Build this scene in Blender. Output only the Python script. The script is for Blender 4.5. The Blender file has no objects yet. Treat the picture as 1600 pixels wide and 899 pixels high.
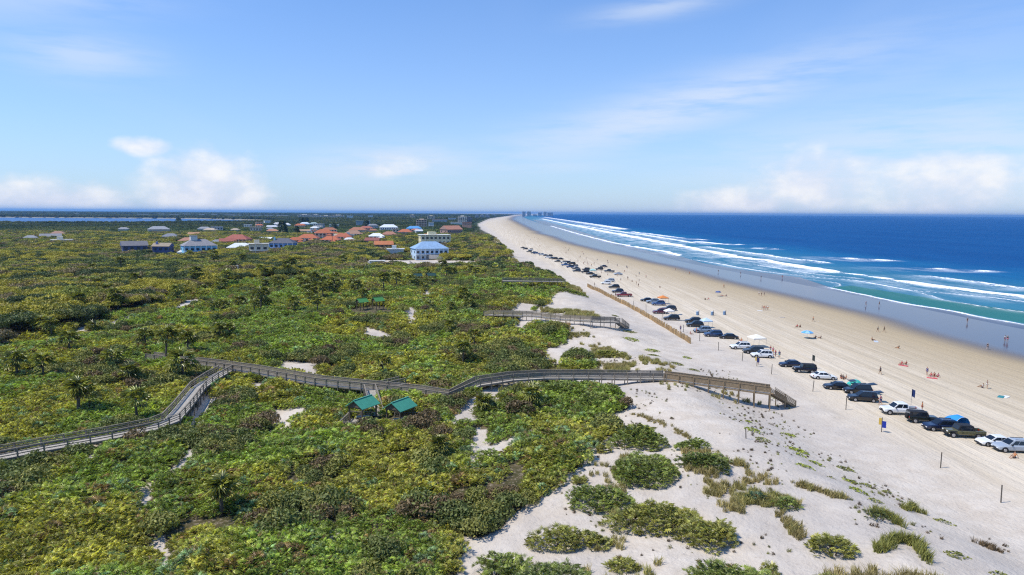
import bpy, bmesh, math, random
import numpy as np
from mathutils import Vector, Matrix, Euler

R = math.radians
random.seed(7)
rng = np.random.default_rng(11)
scene = bpy.context.scene
COL = scene.collection

# ------------------------------------------------------------------ camera
F, CX, CY = 1067.0, 800.0, 449.5          # focal length and centre in photograph pixels
H, PITCH, ROLL = 34.0, R(6.22), R(0.36)   # drone height above the sea, tilt, roll
cam_d = bpy.data.cameras.new('camera')
cam_d.sensor_width = 36.0
cam_d.lens = 36.0 * F / 1600.0
cam_d.clip_start, cam_d.clip_end = 1.0, 120000.0
cam = bpy.data.objects.new('camera', cam_d)
COL.objects.link(cam)
cam.matrix_world = (Matrix.Translation((0, 0, H)) @ Matrix.Rotation(math.pi / 2 - PITCH, 4, 'X')
                    @ Matrix.Rotation(ROLL, 4, 'Z'))
scene.camera = cam

# ------------------------------------------------------------------ sky, sun, exposure
SUN_EL, SUN_AZ = R(57), R(-104)           # azimuth from +Y (view) towards +X: the sun stands left, a little behind
world = bpy.data.worlds.new('World')
scene.world = world
world.use_nodes = True
SKY_STRENGTH = 0.13
sun_d = bpy.data.lights.new('sun', 'SUN')
sun_d.energy, sun_d.angle, sun_d.color = 4.2, R(0.55), (1.0, 0.93, 0.82)
sun = bpy.data.objects.new('sun', sun_d)
COL.objects.link(sun)
SUN_DIR = Vector((math.sin(SUN_AZ) * math.cos(SUN_EL), math.cos(SUN_AZ) * math.cos(SUN_EL), math.sin(SUN_EL)))
sun.rotation_euler = SUN_DIR.to_track_quat('Z', 'Y').to_euler()
sun.location = (0, 0, 200)
scene.view_settings.view_transform = 'Standard'
scene.view_settings.look = 'None'
scene.view_settings.exposure = 0.1
scene.view_settings.gamma = 1.0
scene.view_settings.use_curve_mapping = False
cy = scene.cycles
cy.max_bounces, cy.diffuse_bounces, cy.glossy_bounces = 6, 2, 2
cy.transmission_bounces, cy.transparent_max_bounces, cy.volume_bounces = 3, 4, 0
cy.caustics_reflective = cy.caustics_refractive = False
cy.use_adaptive_sampling = False
cy.use_denoising = False
cy.filter_width = 1.2


class NT:
    """small helper round a node tree"""
    def __init__(self, tree):
        self.t = tree
        tree.nodes.clear()

    def n(self, typ, ins=None, **props):
        nd = self.t.nodes.new(typ)
        for k, v in props.items():
            setattr(nd, k, v)
        for k, v in (ins or {}).items():
            self.set(nd, k, v)
        return nd

    def set(self, nd, k, v):
        s = nd.inputs[k]
        if isinstance(v, bpy.types.NodeSocket):
            self.t.links.new(v, s)
        elif isinstance(v, bpy.types.Node):
            self.t.links.new(v.outputs[0], s)
        else:
            s.default_value = v

    def m(self, op, a, b=0.0, c=0.0, clamp=False):
        nd = self.n('ShaderNodeMath', operation=op, use_clamp=clamp)
        self.set(nd, 0, a); self.set(nd, 1, b); self.set(nd, 2, c)
        return nd.outputs[0]

    def mix(self, f, a, b, typ='MIX'):
        nd = self.n('ShaderNodeMix', data_type='RGBA', blend_type=typ)
        self.set(nd, 'Factor', f); self.set(nd, 6, a); self.set(nd, 7, b)
        return nd.outputs[2]

    def smooth(self, v, a, b):
        nd = self.n('ShaderNodeMapRange', interpolation_type='SMOOTHSTEP')
        self.set(nd, 0, v); self.set(nd, 1, a); self.set(nd, 2, b)
        return nd.outputs[0]

    def noise(self, vec, scale, detail=3.0, rough=0.55, dim='3D'):
        nd = self.n('ShaderNodeTexNoise', noise_dimensions=dim)
        if vec is not None:
            self.set(nd, 'Vector', vec)
        self.set(nd, 'Scale', scale); self.set(nd, 'Detail', detail); self.set(nd, 'Roughness', rough)
        return nd.outputs[0]

    def attr(self, name, typ='GEOMETRY', out='Fac'):
        return self.n('ShaderNodeAttribute', attribute_name=name, attribute_type=typ).outputs[out]


def C3(c):
    return (c[0], c[1], c[2], 1.0)


def build_world():
    w = NT(world.node_tree)
    sky = w.n('ShaderNodeTexSky', sky_type='NISHITA', sun_disc=False, sun_elevation=SUN_EL,
              sun_rotation=SUN_AZ, altitude=0.0, air_density=1.0, dust_density=0.6, ozone_density=2.5)
    tc = w.n('ShaderNodeTexCoord').outputs['Generated']
    sep = w.n('ShaderNodeSeparateXYZ', {0: tc})
    x, y, z = sep.outputs
    az = w.m('MULTIPLY', w.m('ARCTAN2', x, y), 57.2958)
    el = w.m('MULTIPLY', w.m('ARCSINE', z), 57.2958)
    sph = w.n('ShaderNodeCombineXYZ', {0: az, 1: w.m('MULTIPLY', el, 1.5), 2: 0.0})
    # heaped clouds low over the horizon: lumpy noise, plus the banks that stand in view
    n1 = w.noise(sph, 0.30, 4.0, 0.52)
    n2 = w.noise(sph, 0.09, 2.0)
    mask = None
    for a, e, ra, re, k in CUMULUS:
        qa = w.m('POWER', w.m('ABSOLUTE', w.m('DIVIDE', w.m('SUBTRACT', az, a), ra)), 2.0)
        qe = w.m('POWER', w.m('ABSOLUTE', w.m('DIVIDE', w.m('SUBTRACT', el, e), re)), 2.0)
        v = w.m('SUBTRACT', k, w.m('ADD', qa, qe))
        mask = v if mask is None else w.m('MAXIMUM', mask, v)
    gen = w.m('SUBTRACT', w.m('MULTIPLY', n2, 2.2), w.m('ADD', 1.05, w.m('MULTIPLY', el, 0.13)))
    inview = w.smooth(w.m('ABSOLUTE', az), 41.0, 52.0)
    gen = w.m('SUBTRACT', gen, w.m('SUBTRACT', 3.0, w.m('MULTIPLY', inview, 3.0)))
    mask = w.m('MAXIMUM', mask, gen)
    body = w.m('ADD', mask, w.m('MULTIPLY', w.m('SUBTRACT', n1, 0.5), 2.6))
    cum = w.m('MULTIPLY', w.smooth(body, -0.25, 1.25), 0.88)
    cum = w.m('MULTIPLY', cum, w.smooth(el, -0.3, 0.6))
    # thin high veils: noise on a flat layer overhead, drawn out along one direction
    pl = w.n('ShaderNodeVectorMath', {0: tc, 1: w.n('ShaderNodeCombineXYZ', {0: w.m('ADD', z, 0.12), 1: w.m('ADD', z, 0.12), 2: w.m('ADD', z, 0.12)})}, operation='DIVIDE')
    mp = w.n('ShaderNodeMapping', {0: pl.outputs[0], 'Rotation': (0, 0, R(33)), 'Scale': (0.9, 0.22, 0.0), 'Location': (1.35, 0.4, 0.0)})
    v1 = w.noise(mp.outputs[0], 1.1, 3.0, 0.62)
    v2 = w.noise(mp.outputs[0], 0.45, 2.0)
    veil = w.m('MULTIPLY', w.smooth(v1, 0.44, 0.80), w.smooth(v2, 0.38, 0.66))
    vm = None
    for a, e, ra, re, k, rot in VEILS:
        c, s = math.cos(R(rot)), math.sin(R(rot))
        da = w.m('SUBTRACT', az, a); de = w.m('SUBTRACT', el, e)
        p = w.m('DIVIDE', w.m('ADD', w.m('MULTIPLY', da, c), w.m('MULTIPLY', de, s)), ra)
        q = w.m('DIVIDE', w.m('SUBTRACT', w.m('MULTIPLY', de, c), w.m('MULTIPLY', da, s)), re)
        g = w.m('MULTIPLY', w.m('EXPONENT', w.m('MULTIPLY', w.m('ADD', w.m('MULTIPLY', p, p), w.m('MULTIPLY', q, q)), -1.0)), k)
        vm = g if vm is None else w.m('MAXIMUM', vm, g)
    streak = w.n('ShaderNodeMapping', {0: sph.outputs[0], 'Rotation': (0, 0, R(-14)), 'Scale': (0.05, 0.22, 1.0)})
    v3 = w.noise(streak.outputs[0], 2.2, 4.0, 0.6)
    veil = w.m('MAXIMUM', w.m('MULTIPLY', veil, 0.25), w.m('MULTIPLY', vm, w.smooth(v3, 0.22, 0.62)))
    cloud = w.mix(w.smooth(n1, 0.35, 0.7), C3(CLOUD_LO), C3(CLOUD_HI))
    hz = w.m('MULTIPLY', w.m('EXPONENT', w.m('MULTIPLY', w.m('MAXIMUM', el, 0.0), -0.085)), HORIZON_VEIL)
    base = w.mix(hz, w.mix(1.0, sky.outputs[0], C3(SKY_TINT), 'MULTIPLY'), C3(CLOUD_LO))
    c1 = w.mix(w.m('MULTIPLY', veil, 0.85, clamp=True), base, C3(CLOUD_VEIL))
    c2 = w.mix(cum, c1, cloud)
    bg = w.n('ShaderNodeBackground', {0: c2, 1: SKY_STRENGTH})
    out = w.n('ShaderNodeOutputWorld')
    w.t.links.new(bg.outputs[0], out.inputs[0])


# clouds in view: azimuth, elevation, half width, half height (degrees), strength
CUMULUS = [(-34.5, 0.4, 6.5, 2.0, 1.0), (-24.0, 1.2, 5.2, 3.9, 1.0), (-28.0, 4.6, 2.6, 0.9, 0.7),
           (18.5, 0.6, 6.0, 1.9, 0.95), (23.5, 2.2, 5.2, 2.9, 0.9), (32.5, 1.6, 6.5, 3.4, 0.8), (-10.5, 3.7, 4.5, 1.6, 0.30)]
VEILS = [(-36, 15.5, 9, 3.0, .75, 8), (-31.5, 10.6, 4.5, 1.5, .6, 0), (13, 8.2, 15, 2.0, .85, 14), (-10, 3.9, 7, 1.4, .95, 4),
         (11.5, 15.8, 5, .8, .6, 6), (28, 10, 14, 3, .22, 12), (2, 3.8, 8, .6, .45, 2), (30, 4.5, 15, 3.6, .75, 4)]
CLOUD_LO, CLOUD_HI, CLOUD_VEIL = (5.75, 5.9, 6.85), (7.2, 7.15, 7.2), (5.4, 6.0, 7.0)
SKY_TINT, HORIZON_VEIL = (0.46, 0.92, 1.38), 0.60
build_world()


# ------------------------------------------------------------------ numeric noise and the shape of the land
def _hash(ix, iy, seed):
    h = (ix.astype(np.int64) * 374761393 + iy.astype(np.int64) * 668265263 + seed * 1442695041) & 0xFFFFFFFF
    h = ((h ^ (h >> 13)) * 1274126177) & 0xFFFFFFFF
    h = (h ^ (h >> 16)) & 0xFFFFFFFF
    return h / 4294967295.0


def vnoise(x, y, scale, seed=0):
    x = np.asarray(x, float) / scale; y = np.asarray(y, float) / scale
    ix, iy = np.floor(x), np.floor(y)
    fx, fy = x - ix, y - iy
    ux, uy = fx * fx * fx * (fx * (fx * 6 - 15) + 10), fy * fy * fy * (fy * (fy * 6 - 15) + 10)
    a, b = _hash(ix, iy, seed), _hash(ix + 1, iy, seed)
    c, d = _hash(ix, iy + 1, seed), _hash(ix + 1, iy + 1, seed)
    return (a + (b - a) * ux) * (1 - uy) + (c + (d - c) * ux) * uy


def fbm(x, y, scale, seed=0, octs=3):
    v, a, t = 0.0, 1.0, 0.0
    for o in range(octs):
        v = v + a * vnoise(np.asarray(x) + o * 17.3, np.asarray(y) - o * 9.1, scale / 2 ** o, seed + o)
        t += a; a *= 0.5
    return v / t


def sst(v, a, b):
    t = np.clip((np.asarray(v, float) - a) / (b - a), 0, 1)
    return t * t * (3 - 2 * t)


TOE_Y = [-4000, 0, 60, 100, 150, 200, 280, 350, 514, 737, 1300, 1870, 2758, 4521, 6500, 9300, 17700, 60000]
TOE_X = [70, 50, 47, 40, 40, 38, 27, 17, 0, -17, -54, -95, -114, -102, -40, 150, 850, 5000]
WET_Y = [-4000, 0, 166, 258, 312, 456, 560, 756, 1120, 2128, 3679, 6500, 9300, 17700, 60000]
WET_X = [170, 140, 127, 122, 118, 107, 95, 74, 56, 41, 20, 60, 205, 905, 5060]
WL_Y = [-4000, 0, 212, 321, 409, 463, 628, 856, 1128, 1911, 3674, 6000, 9291, 17735, 60000]
WL_X = [210, 180, 158, 148, 136, 128, 118, 112, 106, 100, 88, 98, 232, 945, 5100]


def toe(y): return np.interp(y, TOE_Y, TOE_X)
def wetline(y): return np.interp(y, WET_Y, WET_X) + (fbm(y, y * 0, 60, 5, 2) - .5) * 8
def waterline(y): return np.interp(y, WL_Y, WL_X)


RIVER = [(-5200, 1250), (-1250, 1420), (-900, 1560), (-720, 1880), (-760, 2400), (-1400, 3000), (-6000, 3000)]


def inpoly(x, y, poly):
    x = np.asarray(x, float); y = np.asarray(y, float)
    ins = np.zeros(np.broadcast(x, y).shape, bool)
    j = len(poly) - 1
    for i in range(len(poly)):
        xi, yi = poly[i]; xj, yj = poly[j]
        if yi != yj:
            ins ^= ((yi > y) != (yj > y)) & (x < (xj - xi) * (y - yi) / (yj - yi) + xi)
        j = i
    return ins


def T(x, y):
    """height of the ground"""
    x = np.asarray(x, float); y = np.asarray(y, float)
    tx, wx = toe(y), waterline(y)
    e = x - tx
    near = sst(np.hypot(x, y), 900, 400)
    u = np.clip(e / np.maximum(wx - tx, 1), 0, 3)
    beach = 2.3 - 1.35 * sst(u, 0, 0.55) - 1.0 * np.clip((u - .35) / .65, 0, None)
    beach = np.maximum(beach, -7.0)
    beach = beach + near * (fbm(x, y, 9, 21, 3) - .5) * 0.55 * sst(u, 0.32, 0.0)
    up = sst(-e, -4, 16)
    back = sst(-e, 40, 62)
    dune = 3.0 * up - 1.3 * back * near
    hum = (fbm(x, y, 15, 3, 3) - .5) * 2.3 + (fbm(x, y, 46, 9, 2) - .5) * 2.2
    z = beach + dune + hum * up * (0.25 + 0.75 * near)
    z = z + up * near * 0.9 * np.maximum(0, fbm(x, y, 6, 33, 2) - .5)
    riv = inpoly(x, y, RIVER)
    return np.where(riv, -1.5, z)


def T1(x, y):
    return float(T(np.array([x]), np.array([y]))[0])


_c, _s = math.cos(ROLL), math.sin(ROLL)


def ray(px, py):
    u, v = px - CX, py - CY
    u2, v2 = u * _c - v * _s, u * _s + v * _c
    d = Vector((u2, F * math.cos(PITCH) - v2 * math.sin(PITCH), -F * math.sin(PITCH) - v2 * math.cos(PITCH)))
    return d.normalized()


def PZ(px, py, z):
    """point at height z seen at a pixel of the photograph"""
    d = ray(px, py)
    t = (z - H) / d.z
    return Vector((d.x * t, d.y * t, z))


def P(px, py, h=0.0):
    """point on the ground (plus h) seen at a pixel"""
    z = 3.0
    for i in range(14):
        p = PZ(px, py, z)
        dz = T1(p.x, p.y) + h - z
        z += 0.8 * dz
        if abs(dz) < .01: break
    return PZ(px, py, z)


def Q(x, y, z):
    """world -> photograph pixel (arrays)"""
    cp, sp = math.cos(PITCH), math.sin(PITCH)
    dz = np.asarray(z) - H
    dep = y * cp - dz * sp
    dep = np.where(dep < 1, 1, dep)
    v = -(y * sp + dz * cp) * F / dep
    u = x * F / dep
    return CX + u * _c + v * _s, CY - u * _s + v * _c


# ------------------------------------------------------------------ object helpers
def link(o, parent=None):
    COL.objects.link(o)
    if parent is not None:
        o.parent = parent
    return o


def tag(o, label=None, cat=None, group=None, kind=None):
    if label: o['label'] = label
    if cat: o['category'] = cat
    if group: o['group'] = group
    if kind: o['kind'] = kind
    return o


def empty(name, loc, rz=0.0, label=None, cat=None, group=None):
    o = bpy.data.objects.new(name, None)
    o.location = loc
    o.rotation_euler = (0, 0, rz)
    o.empty_display_size = 0.3
    link(o)
    return tag(o, label, cat, group)


def mesh_np(name, V, Fc, mat=None, smooth=False, attrs=None):
    """mesh from arrays; Fc is an (n,3) or (n,4) array"""
    me = bpy.data.meshes.new(name)
    V = np.asarray(V, np.float32); Fc = np.asarray(Fc, np.int32)
    n, k = Fc.shape
    me.vertices.add(len(V)); me.vertices.foreach_set('co', V.ravel())
    me.loops.add(n * k); me.loops.foreach_set('vertex_index', Fc.ravel())
    me.polygons.add(n)
    me.polygons.foreach_set('loop_start', np.arange(0, n * k, k, dtype=np.int32))
    if smooth:
        me.polygons.foreach_set('use_smooth', np.ones(n, bool))
    for nm, (typ, arr) in (attrs or {}).items():
        a = me.attributes.new(nm, typ, 'POINT')
        key = {'FLOAT': 'value', 'INT': 'value', 'FLOAT_COLOR': 'color', 'FLOAT_VECTOR': 'vector'}[typ]
        a.data.foreach_set(key, np.asarray(arr, np.int32 if typ == 'INT' else np.float32).ravel())
    me.update(calc_edges=True)
    if mat: me.materials.append(mat)
    return me


def obj(name, me, parent=None, loc=None, rot=None, color=None):
    o = bpy.data.objects.new(name, me)
    if loc is not None: o.location = loc
    if rot is not None: o.rotation_euler = rot
    if color is not None: o.color = C3(color)
    return link(o, parent)


class MB:
    """collects boxes, bars and lofts; .mesh() gives one mesh"""
    def __init__(self):
        self.v, self.f = [], []

    def box(self, x0, y0, z0, x1, y1, z1):
        b = len(self.v)
        self.v += [(x0, y0, z0), (x1, y0, z0), (x1, y1, z0), (x0, y1, z0), (x0, y0, z1), (x1, y0, z1), (x1, y1, z1), (x0, y1, z1)]
        self.f += [tuple(b + i for i in q) for q in ((0, 3, 2, 1), (4, 5, 6, 7), (0, 1, 5, 4), (1, 2, 6, 5), (2, 3, 7, 6), (3, 0, 4, 7))]
        return self

    def bar(self, a, b, w, h, up=(0, 0, 1)):
        a, b = Vector(a), Vector(b)
        d = (b - a).normalized()
        s = d.cross(Vector(up))
        if s.length < 1e-4: s = d.cross(Vector((1, 0, 0)))
        s.normalize()
        u = s.cross(d)
        k = len(self.v)
        for p in (a, b):
            for i, j in ((-1, -1), (1, -1), (1, 1), (-1, 1)):
                self.v.append(tuple(p + s * (i * w / 2) + u * (j * h / 2)))
        self.f += [tuple(k + i for i in q) for q in ((0, 1, 2, 3), (7, 6, 5, 4), (0, 4, 5, 1), (1, 5, 6, 2), (2, 6, 7, 3), (3, 7, 4, 0))]
        return self

    def loft(self, rings, cap=True):
        k, n = len(self.v), len(rings[0])
        for r in rings: self.v += [tuple(p) for p in r]
        for i in range(len(rings) - 1):
            for j in range(n):
                a, b = k + i * n + j, k + i * n + (j + 1) % n
                self.f.append((a, b, b + n, a + n))
        if cap:
            self.f.append(tuple(k + j for j in reversed(range(n))))
            self.f.append(tuple(k + (len(rings) - 1) * n + j for j in range(n)))
        return self

    def tube(self, pts, radii, n=8):
        pts = [Vector(p) for p in pts]
        rings = []
        for i, p in enumerate(pts):
            d = (pts[min(i + 1, len(pts) - 1)] - pts[max(i - 1, 0)]).normalized()
            s = d.cross(Vector((0.13, 0.97, 0.2))).normalized()
            u = s.cross(d)
            rings.append([p + (s * math.cos(2 * math.pi * j / n) + u * math.sin(2 * math.pi * j / n)) * radii[i] for j in range(n)])
        return self.loft(rings)

    def poly(self, pts):
        k = len(self.v)
        self.v += [tuple(p) for p in pts]
        self.f.append(tuple(range(k, k + len(pts))))
        return self

    def mesh(self, name, mat, smooth=False, bevel=0.0):
        me = bpy.data.meshes.new(name)
        me.from_pydata(self.v, [], self.f)
        bm = bmesh.new(); bm.from_mesh(me)
        if bevel > 0:
            bmesh.ops.bevel(bm, geom=list(bm.edges), offset=bevel, segments=1, affect='EDGES', clamp_overlap=True)
        bmesh.ops.recalc_face_normals(bm, faces=bm.faces)
        if smooth:
            for f in bm.faces: f.smooth = True
        bm.to_mesh(me); bm.free()
        if mat: me.materials.append(mat)
        return me

    def build(self, name, mat, parent=None, smooth=False, bevel=0.0, **kw):
        return obj(name, self.mesh(name, mat, smooth, bevel), parent, **kw)


def copy_tree(o, parent=None):
    c = o.copy()
    COL.objects.link(c)
    c.parent = parent
    for ch in o.children:
        copy_tree(ch, c)
    return c


# ------------------------------------------------------------------ materials
MATS = {}


def mat(name, color=(.5, .5, .5), rough=.7, var=0.0, vscale=3.0, metal=0.0, spec=.35, objcol=False, coat=0.0, bump=0.0, streak=None):
    if name in MATS: return MATS[name]
    m = bpy.data.materials.new(name); m.use_nodes = True
    w = NT(m.node_tree)
    bs = w.n('ShaderNodeBsdfPrincipled', {'Roughness': rough, 'Metallic': metal, 'Specular IOR Level': spec, 'Coat Weight': coat})
    col = w.n('ShaderNodeObjectInfo').outputs['Color'] if objcol else None
    if col is None:
        col = w.n('ShaderNodeRGB'); col.outputs[0].default_value = C3(color); col = col.outputs[0]
    if var > 0 or bump > 0:
        tc = w.n('ShaderNodeTexCoord').outputs['Object']
        if streak: tc = w.n('ShaderNodeMapping', {0: tc, 'Scale': streak}).outputs[0]
        nz = w.noise(tc, vscale, 4.0, .6)
        if var > 0:
            fac = w.m('ADD', 1 - var, w.m('MULTIPLY', w.smooth(nz, .25, .75), 2 * var))
            col = w.mix(1.0, col, w.n('ShaderNodeCombineXYZ', {0: fac, 1: fac, 2: fac}).outputs[0], 'MULTIPLY')
        if bump > 0:
            w.set(bs, 'Normal', w.n('ShaderNodeBump', {'Height': nz, 'Strength': bump, 'Distance': .05}))
    w.set(bs, 'Base Color', col)
    out = w.n('ShaderNodeOutputMaterial')
    w.t.links.new(bs.outputs[0], out.inputs[0])
    MATS[name] = m
    return m


def leaf_mat(name, source, rough=.5, spec=.3, yellow=.5, lo=.55, hi=1.5, dead=0.0):
    """foliage: colour of the plant (instancer attribute or object colour) varied from leaf to leaf"""
    m = bpy.data.materials.new(name); m.use_nodes = True
    w = NT(m.node_tree)
    base = w.attr('tint', 'INSTANCER', 'Color') if source == 'inst' else w.n('ShaderNodeObjectInfo').outputs['Color']
    lf = w.attr('leaf')
    yel = w.mix(1.0, base, C3((1.30, 1.22, 1.12)), 'MULTIPLY')
    col = w.mix(w.m('MULTIPLY', w.smooth(lf, .45, .95), yellow), base, yel)
    f = w.m('ADD', lo, w.m('MULTIPLY', w.m('FRACT', w.m('MULTIPLY', lf, 7.31)), hi - lo))
    col = w.mix(1.0, col, w.n('ShaderNodeCombineXYZ', {0: f, 1: f, 2: f}).outputs[0], 'MULTIPLY')
    if dead > 0:
        col = w.mix(w.smooth(w.m('FRACT', w.m('MULTIPLY', lf, 13.7)), 1 - dead, 1 - dead + .03), col, C3((.22, .13, .055)))
    bs = w.n('ShaderNodeBsdfPrincipled', {'Base Color': col, 'Roughness': rough, 'Specular IOR Level': spec})
    tr = w.n('ShaderNodeBsdfTranslucent', {'Color': w.mix(1.0, col, C3((.27, .29, .12)), 'MULTIPLY')})
    mx = w.n('ShaderNodeAddShader', {0: bs.outputs[0], 1: tr.outputs[0]})
    out = w.n('ShaderNodeOutputMaterial')
    w.t.links.new(mx.outputs[0], out.inputs[0])
    MATS[name] = m
    return m


# ------------------------------------------------------------------ people
def skin_mesh(verts, edges, radii, name, m, sub=1):
    bm = bmesh.new()
    lay = bm.verts.layers.skin.verify()
    vs = []
    for i, v in enumerate(verts):
        q = bm.verts.new(v); q[lay].radius = (radii[i], radii[i]); q[lay].use_root = (i == 0); vs.append(q)
    for a, b in edges: bm.edges.new((vs[a], vs[b]))
    me = bpy.data.meshes.new(name); bm.to_mesh(me); bm.free()
    o = bpy.data.objects.new(name, me); COL.objects.link(o)
    o.modifiers.new('s', 'SKIN'); sm = o.modifiers.new('u', 'SUBSURF'); sm.levels = sub
    dg = bpy.context.evaluated_depsgraph_get(); dg.update()
    nm = bpy.data.meshes.new_from_object(o.evaluated_get(dg))
    bpy.data.objects.remove(o)
    nm.materials.clear(); nm.materials.append(m)
    for p in nm.polygons: p.use_smooth = True
    return nm


SKIN = mat('skin', objcol=True, rough=.6)
CLOTH = mat('beach_clothing', objcol=True, rough=.85)
HAIR = mat('hair', objcol=True, rough=.6)


def person_meshes(pose):
    pz = {'stand': .95, 'walk': .93, 'sit': .42, 'lie': .16}[pose]
    lean = {'stand': 0, 'walk': .04, 'sit': -.10, 'lie': 0}[pose]
    if pose == 'lie':
        J = dict(pel=(0, 0, .13), wai=(0, -.18, .13), che=(0, -.42, .14), nek=(0, -.56, .15), hea=(0, -.66, .17), top=(0, -.80, .17),
                 hipL=(-.1, .05, .12), kneL=(-.12, .48, .16), ankL=(-.13, .90, .07), toeL=(-.15, .94, .16), hipR=(.1, .05, .12), kneR=(.12, .46, .22), ankR=(.13, .86, .07), toeR=(.15, .90, .16),
                 shL=(-.18, -.48, .14), elL=(-.30, -.26, .08), haL=(-.28, .0, .06), fiL=(-.27, .1, .05), shR=(.18, -.48, .14), elR=(.32, -.30, .08), haR=(.30, -.04, .06), fiR=(.29, .06, .05))
    elif pose == 'sit':
        J = dict(pel=(0, 0, .12), wai=(0, .06, .30), che=(0, .12, .52), nek=(0, .11, .66), hea=(0, .08, .77), top=(0, .07, .90),
                 hipL=(-.1, -.05, .12), kneL=(-.14, -.40, .40), ankL=(-.14, -.62, .06), toeL=(-.15, -.78, .05), hipR=(.1, -.05, .12), kneR=(.14, -.44, .32), ankR=(.15, -.76, .06), toeR=(.16, -.90, .06),
                 shL=(-.19, .12, .58), elL=(-.26, -.06, .36), haL=(-.18, -.28, .38), fiL=(-.16, -.37, .38), shR=(.19, .12, .58), elR=(.30, .24, .34), haR=(.32, .30, .10), fiR=(.33, .31, .03))
    else:
        s = .0 if pose == 'stand' else .26
        J = dict(pel=(0, 0, pz), wai=(0, -lean, 1.12), che=(0, -lean * 1.5, 1.34), nek=(0, -lean * 2, 1.48), hea=(0, -lean * 2 - .02, 1.60), top=(0, -lean * 2, 1.73),
                 hipL=(-.1, 0, pz - .05), kneL=(-.11, -s * .8 - .02, .50), ankL=(-.11, -s, .08), toeL=(-.12, -s - .16, .04), hipR=(.1, 0, pz - .05), kneR=(.11, s * .5 - .02, .50), ankR=(.11, s * 1.25, .10), toeR=(.12, s * 1.25 - .15, .04),
                 shL=(-.19, -lean, 1.40), elL=(-.26, s * .5, 1.13), haL=(-.25, s * .4 - .10, .90), fiL=(-.24, s * .3 - .12, .80), shR=(.19, -lean, 1.40), elR=(.26, -s * .5 + .03, 1.13), haR=(.25, -s - .06, .91), fiR=(.24, -s - .1, .81))
    rad = dict(pel=.125, wai=.115, che=.135, nek=.055, hea=.085, top=.07, hipL=.09, kneL=.06, ankL=.042, toeL=.035, hipR=.09, kneR=.06, ankR=.042, toeR=.035, shL=.06, elL=.042, haL=.036, fiL=.026, shR=.06, elR=.042, haR=.036, fiR=.026)
    E = [('pel', 'wai'), ('wai', 'che'), ('che', 'nek'), ('nek', 'hea'), ('hea', 'top')] + [(a + s, b + s) for s in 'LR' for a, b in (('hip', 'kne'), ('kne', 'ank'), ('ank', 'toe'), ('sh', 'el'), ('el', 'ha'), ('ha', 'fi'))]
    E += [('pel', 'hipL'), ('pel', 'hipR'), ('che', 'shL'), ('che', 'shR')]
    ks = list(J); ix = {k: i for i, k in enumerate(ks)}
    body = skin_mesh([J[k] for k in ks], [(ix[a], ix[b]) for a, b in E], [rad[k] for k in ks], 'body', SKIN)
    mid = lambda a, b, t: tuple(Vector(J[a]).lerp(Vector(J[b]), t))
    sv = [J['pel'], J['hipL'], mid('hipL', 'kneL', .45), J['hipR'], mid('hipR', 'kneR', .45)]
    shorts = skin_mesh(sv, [(0, 1), (1, 2), (0, 3), (3, 4)], [.145, .11, .10, .11, .10], 'shorts', CLOTH)
    tv = [mid('pel', 'wai', .5), J['wai'], J['che'], mid('che', 'nek', .55), J['shL'], J['shR'], mid('shL', 'elL', .4), mid('shR', 'elR', .4)]
    shirt = skin_mesh(tv, [(0, 1), (1, 2), (2, 3), (2, 4), (2, 5), (4, 6), (5, 7)], [.135, .13, .15, .08, .075, .075, .062, .062], 'shirt', CLOTH)
    hd, tp = Vector(J['hea']), Vector(J['top'])
    up = (tp - hd).normalized(); bk = Vector((0, .035, 0)) if pose != 'lie' else Vector((0, 0, -.02))
    hair = skin_mesh([tuple(hd + bk + up * .03), tuple(hd + bk + up * .10), tuple(tp + up * .015)], [(0, 1), (1, 2)], [.07, .095, .07], 'hair', HAIR)
    return body, shorts, shirt, hair


PEOPLE = {p: person_meshes(p) for p in ('stand', 'walk', 'sit', 'lie')}


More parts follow.
